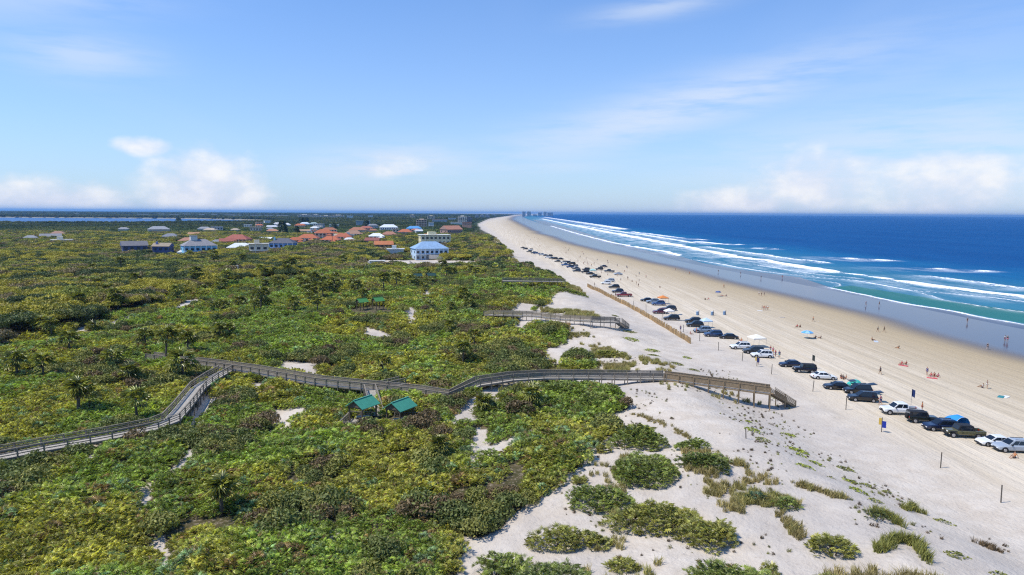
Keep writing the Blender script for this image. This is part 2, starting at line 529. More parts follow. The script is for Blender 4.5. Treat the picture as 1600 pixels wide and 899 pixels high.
# ------------------------------------------------------------------ where plants grow (outlines read off the photograph, on the ground)
MASS = [(-900, 1500), (728, 1500), (724, 899), (730, 874), (720, 849), (708, 842), (775, 836), (797, 828), (812, 809), (846, 782),
        (852, 767), (868, 750), (906, 726), (918, 709), (908, 694), (945, 684), (958, 676), (948, 664), (915, 662), (975, 641),
        (985, 628), (968, 612), (935, 604), (880, 600), (815, 597), (845, 580), (925, 577), (942, 569), (915, 560), (890, 552), (848, 550),
        (878, 536), (890, 526), (880, 511), (845, 505), (815, 500), (800, 490), (838, 485), (855, 473), (864, 457), (886, 449),
        (872, 435), (842, 428), (812, 408), (793, 397), (773, 381), (767, 368), (751, 360), (745, 351), (762, 342.5), (800, 336.5),
        (820, 335.0), (-900, 335.0)]
HOLES = [[(428, 663), (432, 645), (470, 641), (477, 650), (455, 659)], [(296, 674), (308, 650), (322, 616), (348, 634), (322, 655), (320, 674)],
         [(138, 713), (145, 701), (163, 705), (158, 714)], [(266, 728), (288, 711), (317, 707), (313, 717), (287, 727)],
         [(218, 778), (226, 764), (246, 762), (236, 778)], [(238, 869), (252, 846), (262, 842), (279, 858), (262, 870)],
         [(345, 899), (348, 880), (366, 884), (362, 905)], [(512, 838), (518, 829), (533, 828), (530, 838)],
         [(445, 567), (450, 576), (488, 580), (486, 571)], [(568, 514), (580, 521), (606, 528), (614, 521), (590, 516)],
         [(634, 484), (650, 483), (652, 497), (638, 498)], [(395, 604), (421, 602), (413, 615), (411, 633), (397, 634)],
         [(742, 690), (748, 668), (767, 672), (762, 690)], [(752, 690), (800, 683), (832, 670), (835, 677), (802, 691), (770, 694)],
         [(268, 486), (296, 474), (314, 474), (288, 485)], [(168, 508), (210, 494), (222, 495), (186, 508)], [(100, 525), (150, 509), (164, 510), (118, 525)],
         [(722, 646), (733, 622), (768, 604), (815, 596), (822, 603), (792, 613), (762, 630), (747, 646)],
         [(800, 483), (812, 472), (838, 473), (826, 482)], [(846, 556), (862, 546), (888, 541), (890, 551), (872, 556)],
         [(735, 705), (752, 690), (760, 700), (748, 712)], [(660, 456), (668, 450), (672, 456), (664, 460)], [(806, 505), (822, 497), (832, 503), (820, 512)],
         [(792, 402), (806, 399), (822, 410), (806, 414)], [(762, 380), (774, 372), (778, 384), (770, 388)]]
CLEARING = [(560, 417), (572, 411), (600, 409), (640, 409), (690, 408), (745, 409), (750, 413), (742, 418), (715, 416), (690, 420), (660, 418), (640, 421), (612, 416), (590, 421)]
ROAD_PX = [(345, 441), (372, 434), (405, 430), (440, 426)]
GRASS_ZONES = [  # outlines of sea-oat and brown dune grass
    ([(1105, 742), (1160, 735), (1215, 742), (1258, 790), (1230, 797), (1195, 803), (1130, 795), (1105, 770)], 1.0),
    ([(1070, 705), (1130, 700), (1160, 715), (1180, 738), (1110, 742), (1075, 735)], .8),
    ([(860, 512), (905, 510), (935, 530), (940, 545), (900, 535), (875, 520)], 1.0),
    ([(925, 545), (960, 540), (990, 560), (1000, 580), (940, 578), (930, 570)], .8),
    ([(830, 575), (945, 566), (990, 574), (985, 582), (850, 584)], .8), ([(800, 448), (862, 436), (872, 455), (850, 478), (805, 472)], .8),
    ([(845, 482), (920, 487), (945, 497), (850, 500)], .9), ([(868, 436), (905, 450), (917, 463), (890, 456)], .8),
    ([(750, 365), (775, 372), (815, 415), (850, 430), (885, 436), (820, 433), (785, 402), (755, 385)], .7),
    ([(1000, 556), (1035, 560), (1060, 575), (1045, 580), (1010, 575)], .5),
    ([(1242, 756), (1290, 766), (1330, 776), (1328, 773), (1286, 760), (1244, 750)], 1.0),
    ([(1220, 800), (1232, 797), (1262, 830), (1258, 842), (1240, 830)], .6), ([(1290, 899), (1320, 885), (1480, 880), (1500, 905), (1500, 960), (1280, 960)], .30),
    ([(900, 860), (1060, 850), (1090, 875), (1030, 899), (1030, 940), (900, 940)], .22), ([(930, 700), (965, 690), (1060, 790), (1100, 830), (960, 850), (920, 830)], .25),
    ([(1030, 590), (1150, 600), (1220, 630), (1180, 632), (1040, 606)], .10)]


def _open_up(h):
    # plants about 1.3 m tall stand in front of each bare patch: the patch itself reaches farther towards the viewer
    cx, cy_ = sum(p[0] for p in h) / len(h), sum(p[1] for p in h) / len(h)
    return [(cx + (a - cx) * 1.28, b + (1.8 * (b - 334) / 30 if b > cy_ else 0)) for a, b in h]


HOLES = [_open_up(h) for h in HOLES]


def near_road(px, py, w=4.0):
    d = np.full(np.shape(px), 1e9)
    for (a, b), (c, e) in zip(ROAD_PX[:-1], ROAD_PX[1:]):
        t = np.clip(((px - a) * (c - a) + (py - b) * (e - b)) / ((c - a) ** 2 + (e - b) ** 2), 0, 1)
        d = np.minimum(d, np.hypot(px - a - t * (c - a), (py - b - t * (e - b)) * 2.2))
    return d < w


def veg_mask(x, y, z, fuzz=1.0):
    px, py = Q(x, y, z)
    dist = np.hypot(x, y)
    k = np.clip(60 / dist, .02, 1.2) * fuzz
    jx = (fbm(x, y, 3.2, 51, 2) - .5) * 60 * k; jy = (fbm(x, y, 3.2, 57, 2) - .5) * 22 * k
    m = inpoly(px + jx, py + jy, MASS) & (y > 5)
    m |= (px < -250) & (x < toe(y) - 4)
    m |= (y <= 45) & (x < toe(y) - 42)
    for h in HOLES: m &= ~inpoly(px + jx * .5, py + jy * .5, h)
    m &= ~inpoly(px, py, CLEARING)
    m &= ~near_road(px, py)
    m &= x < toe(y) + 6
    m &= ~((dist > 1500) & inpoly(x, y, RIVER))
    return m


# ------------------------------------------------------------------ ground
def build_ground():
    ang = np.concatenate([np.arange(-180, -44, 4.0), np.arange(-44, 44, .19), np.arange(44, 180, 4.0)])
    ang = np.radians(ang)
    rad = np.concatenate([[8, 20, 32], 38 * np.exp(np.arange(0, math.log(46000 / 38), .0088)), [46000]])
    A, Rr = np.meshgrid(ang, rad)
    X, Y = Rr * np.sin(A), Rr * np.cos(A)
    Z = T(X, Y)
    nr, na = X.shape
    V = np.stack([X, Y, Z], -1).reshape(-1, 3)
    idx = np.arange(nr * na).reshape(nr, na)
    q = np.stack([idx[:-1], np.roll(idx, -1, 1)[:-1], np.roll(idx, -1, 1)[1:], idx[1:]], -1).reshape(-1, 4)
    x, y, z = V[:, 0], V[:, 1], V[:, 2]
    veg = veg_mask(x, y, z).astype(float)
    wl, wt, tx = waterline(y), wetline(y), toe(y)
    wet = sst(x, wt - 12 - .015 * y, wt + 5)
    damp = sst((x - tx) / np.maximum(wt - tx, 1), .28, .95)
    beach = sst(x - tx, 6, 22)
    px, py = Q(x, y, z)
    road = (near_road(px, py, 3.4) & (y > 0)).astype(float)
    grass = np.zeros(len(x))
    me = mesh_np('ground', V, q, None, True, {k: ('FLOAT', v) for k, v in dict(veg=veg, wet=wet, damp=damp, beach=beach, road=road).items()})
    m = bpy.data.materials.new('ground'); m.use_nodes = True
    w = NT(m.node_tree)
    pos = w.n('ShaderNodeNewGeometry').outputs['Position']
    n_big = w.noise(pos, .05, 4); n_mid = w.noise(pos, .35, 5, .62); n_fine = w.noise(pos, 2.6, 4, .65)
    along = w.n('ShaderNodeMapping', {0: pos, 'Rotation': (0, 0, R(5)), 'Scale': (.40, .022, .3)}).outputs[0]
    n_str = w.noise(along, 1.0, 5, .6)
    trk = w.n('ShaderNodeMapping', {0: pos, 'Rotation': (0, 0, R(7)), 'Scale': (1.1, .012, .3)}).outputs[0]
    n_trk = w.noise(trk, 1.0, 3, .55)
    dune = w.mix(w.smooth(n_mid, .3, .7), C3((.53, .455, .37)), C3((.625, .555, .47)))
    dune = w.mix(w.m('MULTIPLY', w.smooth(n_big, .40, .68), .55), dune, C3((.41, .375, .345)))
    dune = w.mix(w.m('MULTIPLY', w.smooth(n_fine, .58, .70), .40), dune, C3((.36, .29, .22)))
    bch = w.mix(w.smooth(n_str, .35, .68), C3((.58, .485, .355)), C3((.68, .585, .455)))
    bch = w.mix(w.m('MULTIPLY', w.smooth(n_trk, .52, .66), .35), bch, C3((.39, .335, .26)))
    rut = w.m('SUBTRACT', 1.0, w.smooth(w.m('ABSOLUTE', w.m('SUBTRACT', n_trk, .5)), .004, .03))
    bch = w.mix(w.m('MULTIPLY', rut, w.m('MULTIPLY', w.smooth(n_mid, .3, .6), .40)), bch, C3((.33, .28, .21)))
    bch = w.mix(w.m('MULTIPLY', w.smooth(n_mid, .55, .75), .22), bch, C3((.40, .355, .30)))
    dmp = w.mix(n_str, C3((.36, .27, .150)), C3((.42, .33, .20)))
    bch = w.mix(w.m('MULTIPLY', w.attr('damp'), w.m('ADD', .55, w.m('MULTIPLY', n_str, .6)), clamp=True), bch, dmp)
    col = w.mix(w.attr('beach'), dune, bch)
    wet = w.attr('wet')
    col = w.mix(wet, col, C3((.065, .056, .056)))
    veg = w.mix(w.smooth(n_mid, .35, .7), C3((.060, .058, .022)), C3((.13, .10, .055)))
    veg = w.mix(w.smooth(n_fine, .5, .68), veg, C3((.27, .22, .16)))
    far = w.n('ShaderNodeVectorMath', {0: pos}, operation='LENGTH').outputs['Value']
    n_can = w.noise(pos, .012, 6, .7)
    canopy = w.mix(w.smooth(n_can, .35, .65), C3((.022, .038, .014)), C3((.05, .07, .022)))
    veg = w.mix(w.smooth(far, 700.0, 1600.0), veg, canopy)
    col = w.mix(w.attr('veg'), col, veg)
    col = w.mix(w.attr('road'), col, C3((.23, .22, .21)))
    # ripples, footprints and wheel ruts on dry sand; fades out on the wet
    feet = w.n('ShaderNodeTexVoronoi', {'Vector': pos, 'Scale': 1.1}).outputs[0]
    hgt = w.m('ADD', w.m('MULTIPLY', n_fine, .35), w.m('ADD', w.m('ADD', w.m('MULTIPLY', n_mid, .8), w.m('MULTIPLY', w.smooth(feet, .0, .35), .16)), w.m('MULTIPLY', n_trk, w.m('MULTIPLY', w.attr('beach'), .8))))
    bmp = w.n('ShaderNodeBump', {'Height': hgt, 'Strength': w.m('MULTIPLY', w.m('SUBTRACT', 1.0, wet), .6), 'Distance': .6})
    bs = w.n('ShaderNodeBsdfPrincipled', {'Base Color': col, 'Roughness': w.m('SUBTRACT', .92, w.m('MULTIPLY', wet, .80)),
                                         'Specular IOR Level': w.m('ADD', .12, w.m('MULTIPLY', wet, .20)), 'Normal': bmp})
    out = w.n('ShaderNodeOutputMaterial')
    df = w.n('ShaderNodeBsdfDiffuse', {'Color': C3((.090, .118, .205))})  # bluish diffuse layer paints the reflected sky sheen onto the wet sand
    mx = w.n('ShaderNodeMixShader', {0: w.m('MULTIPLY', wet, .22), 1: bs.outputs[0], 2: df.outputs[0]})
    w.t.links.new(mx.outputs[0], out.inputs[0])
    me.materials.append(m)
    tag(obj('ground', me), kind='structure')


build_ground()

# ------------------------------------------------------------------ sea: foam lines read off the photograph, carried as attributes
# (pixel polyline, width m, strength, trailing lace towards the shore m)
FOAM = [
    ([(846, 341.5), (880, 348), (930, 357.5), (1000, 370), (1062, 381)], 11, 1.0, 40),
    ([(1062, 381), (1100, 388.5), (1150, 396.5), (1200, 403), (1260, 413), (1312, 420.5)], 5.5, 1.1, 24),
    ([(1100, 382), (1150, 389), (1200, 395), (1260, 402), (1300, 406)], 5, .62, 22), ([(1440, 423), (1500, 430), (1570, 438), (1630, 445)], 4, .6, 18),
    ([(900, 350.5), (960, 359), (1020, 367), (1085, 377)], 9, .68, 30), ([(1180, 409), (1240, 418), (1300, 425), (1350, 429)], 3, .6, 10),
    ([(1328, 421.5), (1352, 424)], 3.2, 1.1, 2), ([(1360, 426), (1394, 429.5)], 3.2, 1.1, 2),
    ([(1405, 431.5), (1460, 438), (1510, 444), (1560, 450), (1620, 457)], 4.2, 1.1, 14),
    ([(850, 338.8), (900, 345.5), (940, 351), (975, 356.5)], 18, .95, 45), ([(985, 360), (1045, 367), (1100, 372)], 9, .7, 24),
    ([(1084, 374.5), (1125, 377.5), (1170, 378.5)], 7, 1.0, 24), ([(1175, 384), (1198, 382.5), (1222, 385)], 6, .8, 12),
    ([(1305, 396), (1350, 398.5), (1394, 401.5)], 6, .8, 24), ([(1356, 398), (1392, 401)], 4, 1.0, 6), ([(1440, 411), (1490, 413), (1545, 416.5)], 6.5, .78, 26),
    ([(860, 352.5), (905, 365), (950, 376), (1000, 385), (1040, 391), (1064, 397)], 4.0, .9, 14),
    ([(1080, 402), (1120, 407), (1150, 413), (1190, 419), (1245, 424), (1278, 427.5)], 2.4, .7, 6),
    ([(1260, 427), (1300, 429), (1335, 431), (1380, 438), (1425, 446), (1490, 450.5), (1545, 455), (1620, 463)], 1.8, .8, 7),
    ([(1297, 443), (1316, 447), (1360, 456), (1420, 467), (1480, 476), (1550, 489), (1620, 499)], 1.7, .85, 3),
    ([(1300, 443), (1316, 440), (1314, 437), (1290, 433), (1255, 430)], 1.3, .6, 3),
    ([(1430, 447), (1475, 460), (1540, 470), (1620, 480)], 1.3, .6, 3),
    ([(1200, 405), (1212, 413), (1245, 420), (1275, 426)], 1.6, .5, 8)]
POOL = [(1300, 443), (1330, 440), (1400, 450), (1480, 462), (1640, 481), (1640, 501), (1550, 488), (1480, 475), (1420, 466), (1360, 455)]
FILM = [(1150, 416), (1250, 428), (1297, 443), (1420, 467), (1550, 489), (1700, 515), (1700, 560), (1250, 470), (1050, 410), (900, 368), (850, 352), (830, 343),
        (850, 345), (1000, 387), (1064, 398), (1100, 408)]


def build_sea():
    ys = np.concatenate([np.linspace(-3000, 90, 40)[:-1], 90 * np.exp(np.arange(0, math.log(46000 / 90), .0062)), [46000]])
    ds = np.concatenate([np.arange(-34, 130, 1.15), 130 * np.exp(np.linspace(.01, math.log(46000 / 130), 70))])
    Y, D = np.meshgrid(ys, ds, indexing='ij')
    X = waterline(Y) + D
    x, y = X.ravel(), Y.ravel()
    px, py = Q(x, y, 0 * x)
    foam = np.zeros(len(x)); lace = np.zeros(len(x)); ridge = np.zeros(len(x))
    for pl, wd, st, tr in FOAM:
        W = [PZ(a, b, 0.0) for a, b in pl]
        wy = np.array([p.y for p in W]); wx = np.array([p.x for p in W])
        o = np.argsort(wy)
        lx = np.interp(y, wy[o], wx[o]) + (fbm(y, y * 0 + wd, 22, 71, 3) - .5) * wd * 1.6
        span = sst(y, wy.min() - 6, wy.min() + 4) * sst(y, wy.max() + .02 * wy.max() + 4, wy.max() - .02 * wy.max())
        d = x - lx
        wloc = wd * (.5 + 1.3 * fbm(y, y * 0 - wd, 24, 77, 3))
        body = np.exp(-np.where(d > 0, d / (.35 * wloc), d / (.9 * wloc)) ** 2)
        foam = np.maximum(foam, st * span * body)
        lace = np.maximum(lace, .55 * st * span * np.where(d < 0, np.exp(d / tr), np.exp(-d / (.2 * wd))))
        if wd > 3: ridge = np.maximum(ridge, span * np.exp(-((d - .15 * wd) / (wd * .75)) ** 2) * min(1, wd / 5))
    # random farther breakers on the same bars, up the coast
    dd = D.ravel()
    off = sst(dd, 15, 160)
    deep = sst(dd + (fbm(x, y, 120, 5, 2) - .5) * 60, 30, 260)
    swell = np.sin(dd / 6.5 + 2.5 * fbm(x, y, 160, 8, 2) * 6.28) * (.10 + .22 * fbm(x, y, 90, 12, 2)) * off * sst(dd, 6000, 900)
    pool = inpoly(px, py, POOL).astype(float)
    film = inpoly(px, py, FILM).astype(float)
    film = np.maximum(film, sst(dd, 2, -4)) * (1 - pool)
    g = T(x, y)
    z = swell + ridge * .75
    z = np.where((film > 0) | (dd < 12), np.maximum(z * .3, 0.0), z)
    keep = (z - g) > -.10
    z = np.where(pool > 0, z + .0, z)
    n0, n1 = X.shape
    idx = np.arange(n0 * n1).reshape(n0, n1)
    q = np.stack([idx[:-1, :-1], idx[:-1, 1:], idx[1:, 1:], idx[1:, :-1]], -1).reshape(-1, 4)
    q = q[keep[q].any(1)]
    used = np.unique(q); remap = np.zeros(len(x), int); remap[used] = np.arange(len(used))
    V = np.stack([x, y, z], -1)
    at = {k: ('FLOAT', v[used]) for k, v in dict(foam=foam, lace=lace, deep=deep, film=film, pool=pool).items()}
    me = mesh_np('sea', V[used], remap[q], None, True, at)
    m = bpy.data.materials.new('sea'); m.use_nodes = True
    w = NT(m.node_tree)
    pos = w.n('ShaderNodeNewGeometry').outputs['Position']
    a1 = w.n('ShaderNodeMapping', {0: pos, 'Scale': (.10, .028, .1)}).outputs[0]
    n1_ = w.noise(a1, 1.0, 6, .62)
    a2 = w.n('ShaderNodeMapping', {0: pos, 'Scale': (.9, .35, .5)}).outputs[0]
    n2_ = w.noise(a2, 1.0, 5, .68)
    a3 = w.n('ShaderNodeMapping', {0: pos, 'Scale': (.013, .0028, .1)}).outputs[0]
    n3_ = w.noise(a3, 1.0, 4, .6)
    deep = w.attr('deep')
    col = w.mix(w.smooth(deep, .0, .5), C3((.045, .185, .285)), C3((.012, .125, .285)))
    col = w.mix(w.smooth(deep, .35, 1.0), col, C3((.008, .078, .235)))
    col = w.mix(w.m('MULTIPLY', w.smooth(n3_, .42, .62), .35), col, w.mix(1.0, col, C3((.62, .72, .82)), 'MULTIPLY'))
    col = w.mix(w.m('MULTIPLY', w.smooth(n1_, .45, .7), .35), col, w.mix(1.0, col, C3((1.5, 1.35, 1.2)), 'MULTIPLY'))
    col = w.mix(w.attr('film'), col, C3((.030, .040, .085)))
    col = w.mix(w.m('MULTIPLY', w.attr('pool'), .85), col, C3((.035, .165, .155)))
    f1 = w.m('ADD', w.attr('foam'), w.m('MULTIPLY', w.m('SUBTRACT', n2_, .5), 1.5))
    f2 = w.m('MULTIPLY', w.attr('lace'), w.smooth(w.m('ADD', n1_, w.m('MULTIPLY', n2_, .5)), .58, .90))
    foam = w.m('MAXIMUM', w.smooth(f1, .30, .62), w.m('MULTIPLY', f2, 1.5), clamp=True)
    col = w.mix(foam, col, C3((.86, .88, .90)))
    hgt = w.m('ADD', w.m('MULTIPLY', n1_, 1.6), w.m('ADD', w.m('MULTIPLY', n2_, .35), w.m('MULTIPLY', foam, .25)))
    calm = w.m('SUBTRACT', 1.0, w.m('MULTIPLY', w.attr('film'), .93))
    bmp = w.n('ShaderNodeBump', {'Height': hgt, 'Strength': w.m('MULTIPLY', calm, .9), 'Distance': 1.0})
    rg = w.m('ADD', w.m('SUBTRACT', .32, w.m('MULTIPLY', w.attr('film'), .22)), w.m('MULTIPLY', foam, .5))
    sp = w.m('ADD', .02, w.m('MULTIPLY', w.attr('film'), .24))
    bs = w.n('ShaderNodeBsdfPrincipled', {'Base Color': col, 'Roughness': rg, 'IOR': 1.33, 'Specular IOR Level': sp, 'Normal': bmp})
    out = w.n('ShaderNodeOutputMaterial')
    df = w.n('ShaderNodeBsdfDiffuse', {'Color': col, 'Normal': bmp})
    mx = w.n('ShaderNodeMixShader', {0: w.m('ADD', .16, w.m('MULTIPLY', w.attr('film'), .50)), 1: df.outputs[0], 2: bs.outputs[0]})
    w.t.links.new(mx.outputs[0], out.inputs[0])
    me.materials.append(m)
    tag(obj('sea', me), kind='structure')
    # the lagoon inland
    MB().poly([(a, b, .6) for a, b in RIVER]).build('lagoon_water', mat('lagoon_water', (.012, .085, .26), .35, .12, .01, spec=.15))['kind'] = 'structure'


build_sea()
# ------------------------------------------------------------------ foliage meshes
def rot_to(d, roll):
    """rotation whose local Y points along d"""
    d = Vector(d).normalized()
    return np.array((d.to_track_quat('Y', 'Z').to_matrix() @ Matrix.Rotation(roll, 3, 'Y')))


def fan_verts(nseg, rad, spread, droop, r, wide=.25):
    """palmetto fan: narrow folded blades from one point; lies in local XY, stalk along +Y"""
    V, Fc = [], []
    for i in range(nseg):
        a = -spread + 2 * spread * (i + .5) / nseg + r.normal(0, .05)
        L = rad * (1 - .28 * abs(a / spread) ** 2) * r.uniform(.85, 1.08)
        wd = 1.05 * spread * L / nseg * wide
        dx, dy = math.sin(a), math.cos(a)
        nx, ny = dy, -dx
        z1 = .08 * rad + r.normal(0, .02) * rad; z2 = -droop * L * r.uniform(.6, 1.4)
        k = len(V)
        V += [(0, 0, 0), (dx * L * .48 + nx * wd, dy * L * .48 + ny * wd, z1), (dx * L, dy * L, z2), (dx * L * .48 - nx * wd, dy * L * .48 - ny * wd, z1)]
        Fc += [(k, k + 1, k + 2), (k, k + 2, k + 3)]
    return np.array(V), np.array(Fc)


def add_fans(centers, dirs, rads, r, nseg=9, spread=1.75, droop=.22, wide=.25):
    """many fans as one triangle soup with a random value per fan"""
    VV, FF, LL = [], [], []
    k = 0
    for c, d, rad in zip(centers, dirs, rads):
        V, Fc = fan_verts(nseg, rad, spread, droop, r, wide)
        V = V @ rot_to(d, r.uniform(-.55, .55)).T + np.asarray(c)
        VV.append(V); FF.append(Fc + k); k += len(V)
        LL.append(np.clip(np.full(len(V), r.uniform()) + r.normal(0, .02, len(V)) * 0, 0, 1))
    return np.concatenate(VV), np.concatenate(FF), np.concatenate(LL)


def palmetto_clump(seed, n=22, rad=.85, h=1.0, size=.52, nseg=9):
    r = np.random.default_rng(seed)
    c, d, s = [], [], []
    for i in range(n):
        a = r.uniform(0, 6.283); rr = rad * math.sqrt(r.uniform(0, 1))
        up = h * (1 - .55 * (rr / rad) ** 2) * r.uniform(.72, 1.12)
        c.append((rr * math.cos(a), rr * math.sin(a), up))
        tilt = r.uniform(0, 1.05)
        d.append((math.cos(a + r.normal(0, .7)) * math.cos(tilt), math.sin(a + r.normal(0, .7)) * math.cos(tilt), math.sin(tilt)))
        s.append(size * r.uniform(.7, 1.2))
    return add_fans(c, d, s, r, nseg)


def leaf_quads(cent, nrm, size, r, asp=.55, tilt=.75):
    n = len(cent)
    nn = nrm + r.normal(0, tilt, (n, 3)); nn /= np.linalg.norm(nn, axis=1)[:, None] + 1e-9
    t = np.cross(nn, r.normal(0, 1, (n, 3))); t /= np.linalg.norm(t, axis=1)[:, None] + 1e-9
    b = np.cross(nn, t)
    s = (size * r.uniform(.6, 1.3, n))[:, None]
    V = np.stack([cent - t * s, cent + b * s * asp, cent + t * s, cent - b * s * asp], 1).reshape(-1, 3)
    Fc = np.arange(4 * n).reshape(n, 4)
    return V, Fc, np.repeat(r.uniform(0, 1, n), 4)


def dome(seed, rad=2.5, h=1.9, n=900, leaf=.22, lobes=9, skirt=.15):
    """rounded scrub crown: leaf sprays over overlapping lobes"""
    r = np.random.default_rng(seed)
    C, N = [], []
    per = n // lobes
    for i in range(lobes):
        a = r.uniform(0, 6.283); rr = rad * .62 * math.sqrt(r.uniform(0, 1)); lr = rad * r.uniform(.34, .5)
        c = np.array([rr * math.cos(a), rr * math.sin(a), h * (.52 - .25 * (rr / rad) ** 2) * r.uniform(.8, 1.15)])
        d = r.normal(0, 1, (per, 3)); d[:, 2] = np.abs(d[:, 2]) - skirt; d /= np.linalg.norm(d, axis=1)[:, None]
        C.append(c + d * lr * np.array([1, 1, h / rad * .95]) * r.uniform(.72, 1.04, (per, 1))); N.append(d)
    return leaf_quads(np.concatenate(C), np.concatenate(N), leaf, r)


def grass_tuft(seed, n=46, rad=.35, h=.75):
    r = np.random.default_rng(seed)
    VV, FF, LL = [], [], []
    for i in range(n):
        a, rr = r.uniform(0, 6.283), rad * math.sqrt(r.uniform())
        b = np.array([rr * math.cos(a), rr * math.sin(a), 0])
        ln = r.normal(0, .35, 2) + np.array([.18, 0]); hh = h * r.uniform(.55, 1.15); wd = .012 + .02 * r.uniform()
        t = r.uniform(0, 3.14); sx, sy = math.cos(t) * wd, math.sin(t) * wd
        m = b + np.array([ln[0] * .35 * hh, ln[1] * .35 * hh, hh * .62]); tp = b + np.array([ln[0] * hh, ln[1] * hh, hh])
        k = 5 * i
        VV += [b - [sx, sy, 0], b + [sx, sy, 0], m + [sx, sy, 0], m - [sx, sy, 0], tp]
        FF += [(k, k + 1, k + 2), (k, k + 2, k + 3), (k + 3, k + 2, k + 4)]; LL += [r.uniform()] * 5
    return np.array(VV), np.array(FF), np.array(LL)


LEAF_I = leaf_mat('palmetto_leaves', 'inst', .36, .5, .75, .55, 1.75, .025)
LEAF_D = leaf_mat('scrub_leaves', 'inst', .6, .2, .45, .7, 1.6)
LEAF_G = leaf_mat('dune_grass_blades', 'inst', .6, .2, .4, .6, 1.4)
LEAF_O = leaf_mat('bush_leaves', 'obj', .36, .5, .75, .55, 1.75, .025)
LEAF_OD = leaf_mat('tree_leaves', 'obj', .6, .2, .4, .5, 1.5)


def proto_collection(name, meshes):
    c = bpy.data.collections.new(name)
    for i, me in enumerate(meshes):
        o = bpy.data.objects.new('%s_%02d' % (name, i), me)
        c.objects.link(o)
    return c


def pm(name, data, material):
    V, Fc, L = data
    return mesh_np(name, V, Fc, material, False, {'leaf': ('FLOAT', L)})


def scatter_obj(name, label, cat, coll, pts, rot, scl, idx, tint):
    """one mass of ground cover: real plants set on points"""
    me = bpy.data.meshes.new(name)
    n = len(pts)
    me.vertices.add(n); me.vertices.foreach_set('co', np.asarray(pts, np.float32).ravel())
    for nm, typ, key, arr in (('rot', 'FLOAT_VECTOR', 'vector', rot), ('scl', 'FLOAT', 'value', scl), ('proto', 'INT', 'value', idx)):
        a = me.attributes.new(nm, typ, 'POINT'); a.data.foreach_set(key, np.asarray(arr, np.int32 if typ == 'INT' else np.float32).ravel())
    a = me.attributes.new('tint', 'FLOAT_COLOR', 'POINT')
    a.data.foreach_set('color', np.concatenate([np.asarray(tint, np.float32), np.ones((n, 1), np.float32)], 1).ravel())
    o = obj(name, me)
    g = bpy.data.node_groups.new(name, 'GeometryNodeTree')
    g.interface.new_socket('Geometry', in_out='INPUT', socket_type='NodeSocketGeometry')
    g.interface.new_socket('Geometry', in_out='OUTPUT', socket_type='NodeSocketGeometry')
    N, Lk = g.nodes, g.links
    gi, go = N.new('NodeGroupInput'), N.new('NodeGroupOutput')
    ci = N.new('GeometryNodeCollectionInfo'); ci.inputs['Collection'].default_value = coll
    ci.inputs['Separate Children'].default_value = True; ci.inputs['Reset Children'].default_value = True
    ip = N.new('GeometryNodeInstanceOnPoints'); ip.inputs['Pick Instance'].default_value = True

    def na(nm, typ):
        k = N.new('GeometryNodeInputNamedAttribute'); k.data_type = typ; k.inputs[0].default_value = nm
        return next(s for s in k.outputs if s.enabled)
    Lk.new(gi.outputs[0], ip.inputs['Points']); Lk.new(ci.outputs[0], ip.inputs['Instance'])
    Lk.new(na('proto', 'INT'), ip.inputs['Instance Index'])
    Lk.new(na('rot', 'FLOAT_VECTOR'), ip.inputs['Rotation'])
    Lk.new(na('scl', 'FLOAT'), ip.inputs['Scale'])
    Lk.new(ip.outputs[0], go.inputs[0])
    md = o.modifiers.new('plants', 'NODES'); md.node_group = g
    return tag(o, label, cat, kind='stuff')


def candidates(y0, y1, sp, amax=40.0):
    """jittered grid of ground points in the view sector, between two distances"""
    xm = y1 * math.tan(R(amax))
    gx, gy = np.meshgrid(np.arange(-xm, xm, sp), np.arange(y0, y1, sp))
    x = gx.ravel() + rng.uniform(-.5, .5, gx.size) * sp; y = gy.ravel() + rng.uniform(-.5, .5, gx.size) * sp
    k = (np.abs(x) < y * math.tan(R(amax)) + 12) & (x < toe(y) + 3)
    return x[k], y[k]


VEG_GAIN = np.array([1.98, 1.94, 1.66])
OAK = [(-900, 384), (430, 392), (560, 396), (700, 399), (690, 407), (560, 407), (480, 424), (440, 440), (330, 452), (262, 478), (170, 505), (70, 540), (-60, 575), (-900, 640)]
BLOCKED = []      # (x, y, radius): houses, decks and lawns that stay free of plants


def blocked(x, y):
    b = np.zeros(len(x), bool)
    for bx, by, br in BLOCKED:
        b |= (x - bx) ** 2 + (y - by) ** 2 < br * br
    return b


def near_line(x, y, pts, w):
    b = np.zeros(len(x), bool)
    for p, q in zip(pts[:-1], pts[1:]):
        dx, dy = q[0] - p[0], q[1] - p[1]
        t = np.clip(((x - p[0]) * dx + (y - p[1]) * dy) / (dx * dx + dy * dy), 0, 1)
        b |= np.hypot(x - p[0] - t * dx, y - p[1] - t * dy) < w
    return b


